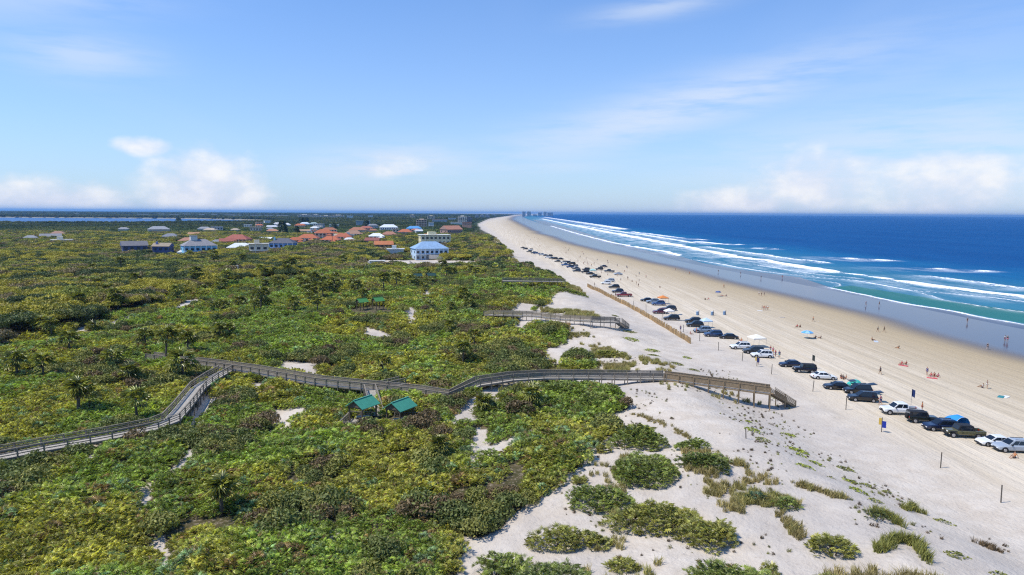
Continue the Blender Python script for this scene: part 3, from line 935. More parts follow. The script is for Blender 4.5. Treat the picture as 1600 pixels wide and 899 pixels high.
# ------------------------------------------------------------------ where the houses stand (visible foot pixel, width and visible height in pixels)
TC, TC2, GRY, DGR, WHT, BLU, TAN = (.42, .13, .06), (.36, .15, .085), (.21, .21, .22), (.09, .09, .105), (.72, .72, .70), (.20, .36, .58), (.33, .25, .18)
HOUSES = [
    # px, foot, width, height, wall, roof, kind, yaw, label
    (203, 399, 29, 12, (.10, .12, .22), (.17, .165, .175), 'gable', 12, 'house with long grey roof and dark blue gable end at the left'),
    (250, 400, 22, 11, (.09, .11, .24), (.30, .24, .17), 'gable', -20, 'small dark blue house with tan roof left of the sky-blue one'),
    (303, 401, 42, 17, (.22, .50, .72), (.25, .24, .25), 'hip', 14, 'sky-blue two storey house with white columns and a roof tower'),
    (282, 401, 13, 4, (.70, .72, .70), (.62, .63, .62), 'hip', 0, 'low white garage beside the sky-blue house'),
    (366, 385, 32, 11, (.55, .30, .22), (.33, .10, .07), 'hip', -15, 'dark red roofed villa right of the sky-blue house'),
    (352, 387, 20, 7, (.45, .13, .10), (.34, .11, .08), 'gable', 10, 'red gabled house next to the dark red villa'),
    (370, 395, 34, 8, (.60, .68, .74), (.66, .68, .70), 'hip', 0, 'long pale house with white roof below the red villa'),
    (400, 399, 26, 11, (.68, .60, .45), (.60, .56, .48), 'flat', 5, 'cream flat-roofed house with open ground floor'),
    (438, 393, 34, 14, (.16, .32, .62), (.10, .105, .13), 'hip', -12, 'blue house with dark hip roof and pale chimney'),
    (243, 368, 26, 6, (.45, .44, .42), (.30, .31, .33), 'hip', 8, 'wide grey roof in the trees at far left'),
    (262, 379, 20, 6, (.40, .42, .44), (.19, .20, .23), 'hip', -10, 'dark grey roof above the small dark blue house'),
    (190, 368, 12, 4, (.60, .58, .52), (.30, .30, .31), 'hip', 0, 'tiny grey house in the left woods'),
    (300, 374, 14, 4, (.62, .50, .36), (.48, .27, .14), 'gable', 14, 'small orange gable behind the sky-blue house'),
    (290, 384, 26, 5, (.60, .45, .36), (.40, .20, .13), 'hip', 0, 'brown-orange roof just behind the sky-blue house'),
    (337, 385, 18, 4, (.45, .45, .46), (.24, .25, .28), 'hip', 12, 'grey roof left of the red gabled house'),
    (43, 384, 14, 5, (.35, .37, .40), (.26, .27, .29), 'hip', 0, 'pale grey house low in the woods at far left'),
    (72, 381, 22, 5, (.40, .40, .42), (.24, .24, .25), 'gable', 8, 'grey roofed house right of the pale grey one at far left'),
    (86, 378, 14, 6, (.48, .36, .26), (.35, .20, .14), 'hip', 0, 'brown roofed house at far left'),
    (90, 389, 22, 4, (.70, .66, .55), (.55, .52, .44), 'flat', 0, 'pale low building in the left woods'),
    (459, 385, 20, 9, (.60, .36, .24), TC, 'hip', 10, 'orange roof at the left end of the villa cluster'),
    (478, 382, 28, 11, (.62, .45, .34), TC, 'hip', -8, 'orange hip roof second in the villa cluster'),
    (503, 377, 26, 13, (.62, .42, .30), TC, 'hip', 6, 'tall orange roofed villa at the heart of the cluster'),
    (514, 382, 26, 9, (.60, .40, .28), (.44, .125, .055), 'hip', -12, 'orange roof in front of the tall villa'),
    (512, 366, 20, 6, (.62, .50, .38), TC2, 'hip', 10, 'brown-orange roof behind the tall villa'),
    (533, 378, 24, 9, (.62, .48, .36), (.40, .12, .06), 'hip', -6, 'orange roof right of the tall villa'),
    (549, 372, 26, 8, (.62, .52, .40), (.34, .20, .13), 'hip', 4, 'tan-brown roofed villa with cream walls'),
    (557, 365, 24, 6, (.60, .48, .36), TC2, 'hip', -8, 'brown-orange roof above the tan-brown villa'),
    (570, 363, 18, 6, (.55, .34, .26), (.38, .13, .09), 'hip', 12, 'red-brown roof in the upper villa row'),
    (586, 376, 22, 8, (.60, .62, .64), (.72, .73, .72), 'hip', 5, 'white roofed house among orange roofs'),
    (580, 382, 20, 7, (.45, .25, .2), (.26, .09, .07), 'gable', -10, 'dark red roof below the white roofed house'),
    (597, 390, 26, 10, (.38, .22, .15), (.47, .17, .07), 'gable', 8, 'orange gable roof with dark shaded end'),  # dark wall colour stands in for the shaded gable end
    (546, 380, 12, 4, (.55, .58, .50), (.36, .46, .38), 'hip', 0, 'small pale green roof in the villa cluster'),
    (616, 396, 24, 4, (.62, .62, .60), (.58, .60, .60), 'flat', 0, 'low white roof left of the big blue house'),
    (581, 365, 12, 4, (.60, .45, .34), TC2, 'hip', 0, 'little brown roof at the right of the upper row'),
    (606, 371, 22, 6, (.58, .45, .36), (.36, .17, .11), 'hip', -5, 'brown roof left of the tall cream building'),
    (423, 367, 16, 4, (.62, .45, .34), (.44, .22, .13), 'hip', 0, 'single orange roof in the far left woods'),
    (474, 367, 14, 4, (.60, .50, .36), (.40, .25, .16), 'gable', 0, 'small tan house left of the tall villa'),
    (431, 356, 9, 3, (.72, .72, .70), WHT, 'hip', 0, 'white dot house leftmost in the far row'),
    (474, 356, 13, 4, (.66, .70, .74), (.58, .66, .74), 'hip', 0, 'pale blue roofed house in the far row'),
    (488, 355, 11, 3, (.45, .52, .52), (.32, .42, .44), 'hip', 0, 'dull teal roof in the far row'),
    (520, 358, 13, 3, (.66, .70, .68), (.55, .62, .60), 'flat', 0, 'long pale roof in the far row'),
    (565, 355, 20, 6, (.34, .38, .40), (.24, .32, .36), 'flat', 0, 'broad teal-grey building in the far row'),
    (579, 358, 12, 4, (.55, .34, .28), (.40, .17, .12), 'hip', 0, 'red roof right of the teal-grey building'),
    (605, 361, 26, 7, (.68, .72, .76), (.66, .70, .74), 'hip', 5, 'large white house with blue-white roof'),
    (385, 360, 10, 3, (.70, .70, .66), (.66, .66, .64), 'flat', 0, 'small white building in the far left woods'),
    (645, 363, 22, 7, (.45, .50, .58), (.10, .30, .58), 'hip', 6, 'house with bright blue roof left of the road'),
    (631, 367, 20, 6, (.62, .44, .34), TC, 'hip', -8, 'orange roof next to the bright blue roof'),
    (668, 400, 50, 19, (.52, .66, .80), (.25, .38, .55), 'hip', 16, 'big pale blue beach house with blue hip roof'),
    (676, 384, 44, 14, (.70, .64, .42), (.64, .64, .58), 'flat', 10, 'cream and yellow beach house behind the big blue one'),
    (703, 366, 28, 11, (.36, .24, .20), (.42, .20, .13), 'gable', 38, 'long brown and orange row building by the dune'),
    (728, 355, 14, 6, (.48, .28, .20), (.38, .20, .15), 'flat', 0, 'brown low building near the beach'),
    (712, 352, 18, 3, (.66, .64, .58), (.62, .60, .55), 'flat', 0, 'low white building before the white tower'),
    (545, 345, 9, 4, (.66, .66, .64), (.60, .6, .6), 'flat', 0, 'white block right of the far condominium row'),
    (577, 344, 7, 4, (.66, .66, .64), (.60, .6, .6), 'flat', 0, 'small white block on the far horizon'),
    (705, 345, 12, 2.5, (.55, .60, .68), (.45, .52, .62), 'flat', 0, 'pale far building left of the white tower'),
    (685, 349, 22, 4, (.48, .46, .48), (.42, .26, .20), 'flat', 0, 'long low far building along the road')]
TOWERS = [  # px, foot, width, height, wall, label
    (657, 356, 16, 11, (.58, .46, .36), 'tan mid-rise apartment block left of the beach road'),
    (643, 344, 7, 6, (.64, .58, .46), 'cream far block left of the tan apartment block'), (672, 345, 11, 6, (.66, .58, .44), 'cream far apartment block behind the road'),
    (721, 350, 14, 11, (.72, .68, .60), 'white striped apartment tower by the beach'), (732, 349, 8, 9, (.22, .24, .28), 'shaded side of the white tower, built as a dark block'),  # dark block: the white tower's shaded side put into a wall colour
    (473, 345, 18, 5, (.68, .64, .56), 'first white condominium block of the far row'), (491, 345, 14, 5, (.68, .64, .56), 'second white condominium block of the far row'),
    (507, 345, 15, 4, (.66, .62, .54), 'third white condominium block of the far row'), (526, 345, 17, 5, (.68, .64, .56), 'fourth white condominium block of the far row'),
    (744, 342, 6, 5, (.40, .44, .50), 'first hazy block on the far shore'), (752, 341, 6, 4.5, (.5, .52, .55), 'second hazy block on the far shore'), (760, 340.5, 7, 4, (.40, .44, .50), 'third hazy block on the far shore'),  # blue-grey walls hold part of the distance haze in their colour
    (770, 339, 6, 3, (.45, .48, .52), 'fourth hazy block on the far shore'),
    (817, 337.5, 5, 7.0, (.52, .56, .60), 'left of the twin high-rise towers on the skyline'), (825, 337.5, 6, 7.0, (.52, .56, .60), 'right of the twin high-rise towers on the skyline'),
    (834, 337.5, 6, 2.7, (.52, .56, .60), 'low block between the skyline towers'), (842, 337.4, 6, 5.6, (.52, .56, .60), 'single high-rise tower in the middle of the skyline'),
    (850, 337.3, 5, 6.7, (.52, .56, .60), 'wide skyline tower, left part'), (858, 337.3, 9, 5.7, (.52, .56, .60), 'wide skyline tower, right part')]


def house_spot(px, foot, wpx):
    p = P(px, foot, 3.0)
    return p, math.hypot(p.x, p.y)


for hs in HOUSES + TOWERS:
    p, d = house_spot(*hs[:3])
    w = hs[2] * d / F
    BLOCKED.append((p.x, p.y + w * .3, w * .62 + 2))
    if d < 1200: BLOCKED.append((p.x, p.y - w * .55 - 3, w * .45 + 1))
# ------------------------------------------------------------------ boardwalk lines (pixel, height of the deck) -> world
def line(pts):
    return [PZ(a, b, z) for a, b, z in pts]


BW_MAIN = line([(236, 567, 4.9), (290, 573, 4.9), (345, 579, 4.9), (400, 586, 4.9), (500, 602, 4.9), (590, 610, 4.9), (655, 616, 4.9),
                (703, 623, 4.9), (748, 601, 6.4), (800, 592.5, 6.5), (850, 589, 6.5), (920, 588, 6.5), (1040, 588, 6.2), (1205, 608, 5.1)])
BW_LEFT = line([(-60, 737, 4.9), (70, 710, 4.9), (175, 690, 4.9), (243, 675, 4.9), (270, 664, 4.9), (286, 646, 4.9), (312, 612, 4.9), (332, 598, 4.9), (354, 585, 4.9)])
BW_PAV = line([(580, 613, 4.9), (586, 634, 4.6), (592, 652, 4.1)])
BW_STUB = line([(600, 609, 4.9), (630, 601, 4.9)])
BW_TWO = [P(a, b, c) for a, b, c in ((760, 492, 1.2), (790, 492, 1.2), (835, 493, 1.2), (880, 498, 1.3), (925, 500, 1.6), (966, 501, 2.0))]
BW_THREE = [P(a, b, c) for a, b, c in ((785, 439, 3.0), (830, 439, 3.0), (880, 439, 3.0))]
ALL_WALKS = [BW_MAIN, BW_LEFT, BW_PAV, BW_STUB, BW_TWO, BW_THREE]
PAV = PZ(600, 666, 4.1)
for dx in (-4, -1.5, 1.5, 4): BLOCKED.append((PAV.x + dx, PAV.y, 3.1))
P2 = P(577, 488, 0); BLOCKED.append((P2.x, P2.y, 7.5))
P3 = P(661, 443, 0); BLOCKED.append((P3.x, P3.y, 5))


def on_walk(x, y, w=1.25):
    b = np.zeros(len(x), bool)
    for L in ALL_WALKS:
        k = 1.0 if L[0].y < 150 else 1.9 if L[0].y < 260 else 4.5
        b |= near_line(x, y, [(p.x, p.y - (0, 2.2, 6.0)[(k > 1) + (k > 2)]) for p in L], w * k)
    return b


GREEN = np.array([.132, .168, .044]); OLIVE = np.array([.180, .178, .046]); DARK = np.array([.064, .074, .022])
SILVER = np.array([.125, .175, .105]); BROWN = np.array([.150, .108, .056]); STRAW = np.array([.20, .165, .075])


def scrub_tint(x, y, near=True):
    n = len(x)
    a = fbm(x, y, 14, 91, 3)[:, None]; b = fbm(x, y, 5, 95, 2)[:, None]; c = rng.uniform(0, 1, (n, 1))
    t = GREEN * (1 - sst(a, .42, .62)) + OLIVE * sst(a, .42, .62)
    t = t * (.75 + .6 * b)
    t = np.where(c > .93, SILVER * (.8 + .4 * b), t)
    t = np.where((c < .04), BROWN, t)
    return t * rng.uniform(.78, 1.28, (n, 1)) * VEG_GAIN


def oak_tint(x, y):
    n = len(x)
    a = fbm(x, y, 26, 191, 3)[:, None]; b = fbm(x, y, 11, 195, 2)[:, None]
    ol = np.array([.195, .178, .030]); gn = np.array([.125, .142, .032]); br = np.array([.125, .102, .062]); dk = np.array([.046, .062, .024])
    t = gn * (1 - sst(a, .38, .55)) + ol * sst(a, .38, .55)
    t = t * (1 - sst(b, .60, .68)) + br * sst(b, .60, .68)
    t = t * (1 - sst(b, .42, .36)) + dk * sst(b, .42, .36)
    return t * rng.uniform(.75, 1.25, (n, 1)) * np.array([1.38, 1.32, 1.12])


def rots(n, tilt=.12):
    return np.stack([rng.normal(0, tilt, n), rng.normal(0, tilt, n), rng.uniform(0, 6.283, n)], -1)


PALMETTO = proto_collection('palmetto', [pm('palmetto%d' % i, palmetto_clump(100 + i, 48, .9, 1.0 + .08 * i, .39), LEAF_I) for i in range(5)])
PALMETTO_FAR = proto_collection('palmetto_far', [pm('palmettofar%d' % i, palmetto_clump(140 + i, 26, 1.7, 1.7, .75, 6), LEAF_I) for i in range(4)])
SCRUB = proto_collection('scrub', [pm('scrub%d' % i, dome(200 + i, 1.6, 1.7, 760, .13, 9), LEAF_D) for i in range(4)])
OAKS = proto_collection('oak', [pm('oak%d' % i, dome(220 + i, 2.6, 2.2, 1000, .20, 11), LEAF_D) for i in range(5)])
CANOPY = proto_collection('canopy', [pm('canopy%d' % i, dome(240 + i, 5.0, 4.6, 800, .55, 12, .35), LEAF_D) for i in range(5)])
GRASS = proto_collection('grass', [pm('grass%d' % i, grass_tuft(260 + i), LEAF_G) for i in range(4)])


def plant_field():
    # palmetto close by
    S = {k: [[], [], [], [], []] for k in ('pal', 'far', 'scrub', 'oak', 'can')}

    def put(key, x, y, z, scl, n_proto, tint, tilt=.12):
        n = len(x)
        s = S[key]
        s[0].append(np.stack([x, y, z], -1)); s[1].append(rots(n, tilt)); s[2].append(scl)
        s[3].append(rng.integers(0, n_proto, n)); s[4].append(tint)

    for y0, y1, sp in ((30, 75, .82), (75, 135, .90), (135, 215, 1.12), (215, 330, 1.55)):
        x, y = candidates(y0, y1, sp)
        z = T(x, y)
        k = veg_mask(x, y, z) & ~on_walk(x, y) & ~blocked(x, y)
        x, y, z = x[k], y[k], z[k]
        px, py = Q(x, y, z)
        oak = inpoly(px + (fbm(x, y, 18, 61, 2) - .5) * 60, py + (fbm(x, y, 18, 67, 2) - .5) * 24, OAK)
        shr = (fbm(x, y, 9, 71, 3) > .635) & ~oak
        gap = fbm(x, y, 4.5, 75, 2) < .25
        k = ~oak & ~(shr & ~on_walk(x, y, 2.7)) & ~gap
        n = int(k.sum())
        hgt = .55 + .80 * fbm(x[k], y[k], 8, 79, 2)
        put('pal', x[k], y[k], z[k] - .1, hgt * rng.uniform(.8, 1.2, n) * (sp / .9) ** .55, 5, scrub_tint(x[k], y[k]), .2)
        shr &= ~on_walk(x, y, 2.7)
        j = shr & (rng.uniform(0, 1, len(x)) < (.5 if sp < 1 else .65))
        c = rng.uniform(0, 1, (int(j.sum()), 1))
        put('scrub', x[j], y[j], z[j] - .1, rng.uniform(.7, 1.5, int(j.sum())), 4, np.where(c > .55, DARK * 1.7, np.where(c > .18, OLIVE * .95, BROWN * .9)) * rng.uniform(.8, 1.2, (int(j.sum()), 1)))
        j = oak & (rng.uniform(0, 1, len(x)) < .42 * (sp / 1.5) ** 2)
        put('oak', x[j], y[j], z[j] - .2 + 2.8 * fbm(x[j], y[j], 20, 83, 2), rng.uniform(.7, 1.6, int(j.sum())), 5, oak_tint(x[j], y[j]))
    for y0, y1, sp in ((330, 480, 2.3), (480, 820, 3.1)):
        x, y = candidates(y0, y1, sp)
        z = T(x, y)
        k = veg_mask(x, y, z) & ~on_walk(x, y, 2.0) & ~blocked(x, y)
        x, y, z = x[k], y[k], z[k]
        px, py = Q(x, y, z)
        oak = inpoly(px + (fbm(x, y, 40, 61, 2) - .5) * 60, py + (fbm(x, y, 40, 67, 2) - .5) * 10, OAK) | ((y > 480) & (x < toe(y) - 110))
        pal = ~oak & (rng.uniform(0, 1, len(x)) < .75)
        put('far', x[pal], y[pal], z[pal] - .2, rng.uniform(.8, 1.3, int(pal.sum())), 4, scrub_tint(x[pal], y[pal]))
        j = ~pal
        put('oak', x[j], y[j], z[j] - .3 + 2.2 * fbm(x[j], y[j], 45, 83, 2) * (y[j] > 400), rng.uniform(.9, 1.7, int(j.sum())) * (sp / 2.4), 5, oak_tint(x[j], y[j]))
        j = (rng.uniform(0, 1, len(x)) < .10) & (fbm(x, y, 55, 87, 2) > .47)
        put('can', x[j], y[j], z[j] - .4, rng.uniform(.45, .85, int(j.sum())), 5, np.array([.060, .080, .026]) * rng.uniform(.6, 1.4, (int(j.sum()), 1)))
    for y0, y1, sp in ((820, 1400, 6.5), (1400, 2500, 10.0), (2500, 4600, 17.0), (4600, 9000, 34.0)):
        x, y = candidates(y0, y1, sp)
        z = T(x, y)
        k = veg_mask(x, y, z) & ~blocked(x, y) & (x < toe(y) - 12)
        x, y, z = x[k], y[k], z[k]
        n = len(x)
        a = fbm(x, y, 90, 201, 3)[:, None]
        t = np.array([.038, .058, .022]) * (1 - sst(a, .4, .6)) + np.array([.080, .092, .030]) * sst(a, .4, .6)
        ed = sst(toe(y) - x, 8, 70)
        t = t * (1 + .75 * sst(np.hypot(x, y), 1500, 800))[:, None]
        put('can', x, y, z - .8, rng.uniform(.65, 1.2, n) * (sp / 7.5) ** .75 * (.35 + .65 * ed), 5, t * rng.uniform(.6, 1.4, (n, 1)))
    defs = {'pal': ('palmetto_scrub', 'dense green saw palmetto scrub covering the dunes', 'scrub', PALMETTO),
            'far': ('palmetto_thicket', 'distant palmetto thicket behind the second boardwalk', 'scrub', PALMETTO_FAR),
            'scrub': ('shrub_patches', 'dark and brown wiry shrubs mixed into the palmetto', 'shrubs', SCRUB),
            'oak': ('scrub_oak_cover', 'olive wind-pruned scrub oak cover on the left', 'scrub', OAKS),
            'can': ('far_woodland', 'far green woodland around the houses up to the horizon', 'woodland', CANOPY)}
    for key, (nm, lab, cat, coll) in defs.items():
        a, b, c, d, e = [np.concatenate(v) for v in S[key]]
        print('SCATTER', nm, len(a))
        scatter_obj(nm, lab, cat, coll, a, b, c, d, e)


def plant_grass():
    PT, TI, SC = [], [], []
    for poly, dens in GRASS_ZONES:
        W = [P(a, b) for a, b in poly]
        x0, x1 = min(p.x for p in W), max(p.x for p in W); y0, y1 = min(p.y for p in W), max(p.y for p in W)
        far = (y0 + y1) / 2 > 160
        n = int((x1 - x0) * (y1 - y0) * (4.2 if not far else 2.2) * dens)
        n = min(n, 16000)
        x, y = rng.uniform(x0, x1, n), rng.uniform(y0, y1, n)
        z = T(x, y)
        px, py = Q(x, y, z)
        k = inpoly(px, py, poly) & (fbm(x, y, 2.6, 301, 3) + .35 * (fbm(x, y, 9, 311, 2) - .5) > (.50 if dens > .3 else .58)) & ~on_walk(x, y, 1.0)
        x, y, z = x[k], y[k], z[k]
        PT.append(np.stack([x, y, z], -1)); m = len(x)
        a = fbm(x, y, 3, 305, 2)[:, None]
        TI.append((np.array([.26, .25, .075]) * a + np.array([.33, .26, .12]) * (1 - a)) * rng.uniform(.75, 1.25, (m, 1)))
        SC.append(rng.uniform(.6, 1.15, m) * (1.0 if not far else 1.45))
    p, t, s = np.concatenate(PT), np.concatenate(TI), np.concatenate(SC)
    print('GRASS', len(p))
    scatter_obj('dune_grass', 'brown and olive sea oats grass on the sand dunes', 'grass', GRASS, p, rots(len(p), .1), s, rng.integers(0, 4, len(p)), t)


def strew_debris():
    # runner ends, twigs and sprigs lying about the bare dune sand
    x, y = rng.uniform(5, 62, 5200), rng.uniform(55, 200, 5200)
    z = T(x, y)
    px, py = Q(x, y, z)
    zone = [(930, 560), (1090, 545), (1250, 640), (1330, 720), (1480, 800), (1600, 850), (1600, 920), (760, 920), (760, 860), (930, 720)]
    k = inpoly(px, py, zone) & (fbm(x, y, 7, 331, 3) > .53) & ~veg_mask(x, y, z) & ~on_walk(x, y)
    x, y, z = x[k], y[k], z[k]
    n = len(x)
    c = rng.uniform(0, 1, (n, 1))
    t = np.where(c > .6, np.array([.17, .17, .05]), np.array([.10, .07, .045])) * rng.uniform(.7, 1.3, (n, 1))
    print('DEBRIS', n)
    scatter_obj('dune_litter', 'small sprigs and dead runners strewn over the dune sand', 'litter', GRASS, np.stack([x, y, z - .03], -1), rots(n, .6), rng.uniform(.18, .55, n), rng.integers(0, 4, n), t)


plant_field()
plant_grass()
strew_debris()
# ------------------------------------------------------------------ single bushes on the sand
BUSH_GROUP = 'palmetto bushes standing on the open sand'


def bush(name, label, px0, px1, pyb, depth, h, color, seed, dens=30.0, fan=.46, group=BUSH_GROUP):
    """a palmetto thicket whose near foot is at pyb and spans px0..px1"""
    a, b = P(px0, pyb), P(px1, pyb)
    c = (a + b) / 2
    rx = max((b - a).length / 2, .4); ry = depth / 2
    cx, cy_ = c.x, c.y + ry * .8
    r = np.random.default_rng(seed)
    n = int(min(2600, max(16, rx * ry * 3.14 * dens)))
    z0 = T1(cx, cy_)
    t = r.uniform(0, 6.283, n); q = np.sqrt(r.uniform(0, 1, n))
    q2 = q * (1 + .64 * (vnoise(np.cos(t) * 2 + seed, np.sin(t) * 2, 1.0, seed) - .5))
    x, y = rx * q2 * np.cos(t), ry * q2 * np.sin(t)
    g = T(cx + x, cy_ + y) - z0
    prof = (1 - q ** 2.6) ** .5 * (.75 + .5 * vnoise(x + cx, y + cy_, 1.6, seed))
    z = g + np.maximum(.12, h * prof * r.uniform(.4, 1.05, n))
    cen = np.stack([x, y, z], -1)
    tl = r.uniform(0, 1.05, n); al = t + r.normal(0, .8, n)
    dr = np.stack([np.cos(al) * np.cos(tl), np.sin(al) * np.cos(tl), np.sin(tl)], -1)
    sz = fan * r.uniform(.7, 1.2, n)
    V, Fc, L = add_fans(cen, dr, sz, r, 9)
    o = empty(name, (cx, cy_, z0), 0, label, 'bush', group)
    obj('fronds', mesh_np('fronds', V, Fc, LEAF_O, False, {'leaf': ('FLOAT', L)}), o, color=color)
    # short creeping stems that carry the fronds
    for i in range(max(3, min(6, n // 40))):
        t = r.uniform(0, 6.283); q = r.uniform(.1, .6)
        x, y = rx * q * math.cos(t), ry * q * math.sin(t)
        g = T1(cx + x, cy_ + y) - z0
        MB().tube([(x, y, g - .1), (x + .1, y, g + h * .3), (x + .1 * math.cos(t), y + .1 * math.sin(t), g + h * .55)], [.07, .06, .04], 5).build('stem', mat('palm_stem', (.12, .09, .06), .9, .3, 6), o)
    return o


YG, MG, DG, BG = (.285, .285, .085), (.225, .265, .078), (.17, .205, .065), (.15, .21, .10)
bush('palmetto_bush', 'wide palmetto thicket just below the sandy hollow, topped by two small palms', 960, 1047, 700, 5.5, 1.9, MG, 1)
bush('palmetto_bush', 'large palmetto thicket below the one with two small palms', 955, 1072, 757, 6.0, 1.8, MG, 2)
bush('palmetto_bush', 'broad yellow-green palmetto thicket left of the smaller round one near the brown grass', 968, 1102, 835, 5.0, 1.9, YG, 3)
bush('palmetto_bush', 'rounded palmetto bush right of the broad yellow-green thicket', 1072, 1166, 853, 3.6, 1.7, YG, 4)
bush('palmetto_bush', 'upper end of the long palmetto hedge beside the sand path', 893, 994, 800, 3.6, 1.5, MG, 5)
bush('palmetto_bush', 'lower end of the long palmetto hedge beside the sand path', 834, 932, 862, 2.6, 1.3, YG, 6)
bush('palmetto_bush', 'palmetto bush at the bottom edge left of the sand fork', 752, 834, 912, 3.4, 1.6, MG, 7)
bush('palmetto_bush', 'wide palmetto thicket cut by the bottom edge in the middle', 798, 930, 945, 4.5, 1.7, DG, 8)
bush('palmetto_bush', 'palmetto thicket cut by the bottom edge below the round bush', 1094, 1222, 925, 3.6, 1.6, MG, 9)
bush('palmetto_bush', 'lone yellow-green palmetto bush on white sand at lower right', 1279, 1350, 866, 2.6, 1.4, YG, 10)
bush('palmetto_bush', 'small palmetto tuft alone on the sand left of the bottom thicket', 922, 959, 860, 1.6, .9, YG, 11)
bush('palmetto_bush', 'low palmetto tuft just above the bottom edge in the middle', 953, 1005, 892, 1.7, .9, YG, 12)
bush('palmetto_bush', 'small bright palmetto ball between the thickets', 935, 958, 707, 1.4, 1.3, YG, 13)
bush('palmetto_bush', 'small palmetto bush at the edge of the bare dune slope', 1065, 1112, 703, 2.6, 1.0, MG, 14)
bush('palmetto_bush', 'palmetto bush with brown grass growing from its right side', 1076, 1150, 735, 3.8, 1.4, DG, 15)
bush('palmetto_bush', 'dark palmetto strip at the right tip of the brown grass', 1215, 1259, 793, 2.4, .7, MG, 16, fan=.36)
bush('palmetto_bush', 'palmetto bush on white sand beyond the long boardwalk', 882, 927, 563, 5.5, 1.6, MG, 17)
bush('palmetto_bush', 'low palmetto bush right of the one beyond the boardwalk', 932, 975, 558, 4.0, 1.1, YG, 18)
bush('palmetto_bush', 'palmetto clump where the long boardwalk leaves the scrub', 850, 900, 618, 4.0, 1.7, MG, 19)
bush('palmetto_bush', 'palmetto clump at the foot of the bare dune slope', 900, 968, 640, 4.2, 1.9, MG, 20)
bush('palmetto_bush', 'single spiky palmetto at the left rim of the sandy hollow', 950, 972, 637, 1.6, 1.8, (.13, .14, .04), 21, dens=24)
bush('palmetto_bush', 'round palmetto far up the beach on a sandy knoll', 881, 898, 459, 4.5, 1.3, MG, 22, dens=9, fan=.7)
bush('palmetto_bush', 'tiny palmetto sprig beside the sand path', 897, 923, 757, 1.3, .7, YG, 23)
bush('palmetto_bush', 'bluish dark palmetto bush inside the brown grass', 1178, 1202, 783, 1.6, 1.0, (.075, .125, .075), 24)
bush('palmetto_bush', 'green mound bush above the crescent of grass', 1362, 1402, 812, 1.8, .7, (.10, .12, .035), 25, fan=.3, dens=16)
bush('palmetto_bush', 'palmetto clump left of the sandy wedge by the boardwalk ramp', 742, 808, 652, 3.5, 1.7, MG, 26)
bush('palmetto_bush', 'palmetto thicket at the bottom edge beside the sea oats', 1292, 1320, 915, 1.6, 1.0, YG, 27)
bush('palmetto_bush', 'small palmetto at bottom right corner of the wide thicket', 1200, 1222, 898, 1.2, .9, YG, 28)


# creeping railroad vine: flat bright mats of leaves on the upper beach
def vine_mat(label, px, py, wpx, color, seed, dens=34, thick=.22):
    p = P(px, py)
    dist = math.hypot(p.x, p.y)
    rx = wpx * dist / F / 2; ry = rx * .8
    r = np.random.default_rng(seed)
    n = int(min(900, rx * ry * 3.14 * dens))
    t = r.uniform(0, 6.283, n); q = np.sqrt(r.uniform(0, 1, n)) * (1 + .6 * (vnoise(np.cos(t) * 2.2 + seed, np.sin(t) * 2.2, 1.0, seed) - .5))
    x, y = rx * q * np.cos(t), ry * q * np.sin(t)
    z0 = T1(p.x, p.y)
    z = T(x + p.x, y + p.y) - z0 + .03 + thick * (1 - np.clip(q, 0, 1) ** 2) * r.uniform(.5, 1, n)
    nrm = np.tile(np.array([0, 0, 1.]), (n, 1))
    V, Fc, L = leaf_quads(np.stack([x, y, z], -1), nrm, .13, r, .8, .45)
    o = obj('beach_vine', mesh_np('vine', V, Fc, LEAF_OD, False, {'leaf': ('FLOAT', L)}), loc=(p.x, p.y, z0), color=color)
    tag(o, label, 'vine', 'green vine mats creeping over the upper beach')


VG, VO = (.21, .24, .035), (.16, .165, .045)
for i, (a, b, wd, c, lab) in enumerate([
        (1180, 668, 26, VG, 'bright green vine mat beside the leaning marker post'), (1172, 655, 14, VG, 'small vine patch above the leaning marker post'),
        (1195, 683, 24, VO, 'dull green vine trail below the marker post mat'), (1236, 675, 22, VG, 'oval bright vine mat alone right of the marker post'),
        (1250, 699, 34, VG, 'upper of two bright vine mats touching on the sand slope'), (1253, 706, 18, VG, 'lower of two bright vine mats touching on the sand slope'),
        (1262, 724, 26, VG, 'left half of a double vine mat on the sand'), (1278, 719, 22, VG, 'right half of a double vine mat on the sand'),
        (1333, 747, 26, VG, 'vine mat in the upper middle of the right sand slope'), (1345, 761, 28, VG, 'wide vine mat just above the grassy mound bush'),
        (1360, 753, 22, VO, 'thin vine trail right of the wide mat'), (1373, 777, 22, VO, 'dull vine mat touching the grassy mound'),
        (1302, 741, 12, VO, 'tiny vine spot on the bare sand slope'), (1325, 727, 26, VO, 'thin olive vine trail on the upper sand slope'),
        (1390, 763, 16, VO, 'small olive vine right of the wide mat'), (1408, 775, 12, VO, 'small olive vine sprig by the grass tuft'),
        (1480, 808, 24, VO, 'olive runner trail at the right on bare sand'), (1500, 860, 30, VO, 'lowest olive runner trail near the bottom right'),
        (1060, 566, 22, VO, 'olive vine beyond the boardwalk rail'), (1075, 556, 16, VG, 'bright vine tip near the beach fence end'),
        (1020, 545, 24, VG, 'vine patch on the sand left of the fence'), (988, 528, 24, VG, 'upper bright vine cluster by the second boardwalk stairs'),
        (985, 517, 22, VO, 'olive vine cluster below the second boardwalk stairs'), (1085, 575, 18, VO, 'small vine just over the boardwalk rail'),
        (1570, 890, 24, VO, 'olive sprig at the bottom right corner'), (1022, 553, 20, VO, 'olive vine below the bright patch left of the fence'),
        (962, 492, 14, VO, 'small olive vine at the second boardwalk rail')]):
    vine_mat(lab, a, b, wd, c, 400 + i)


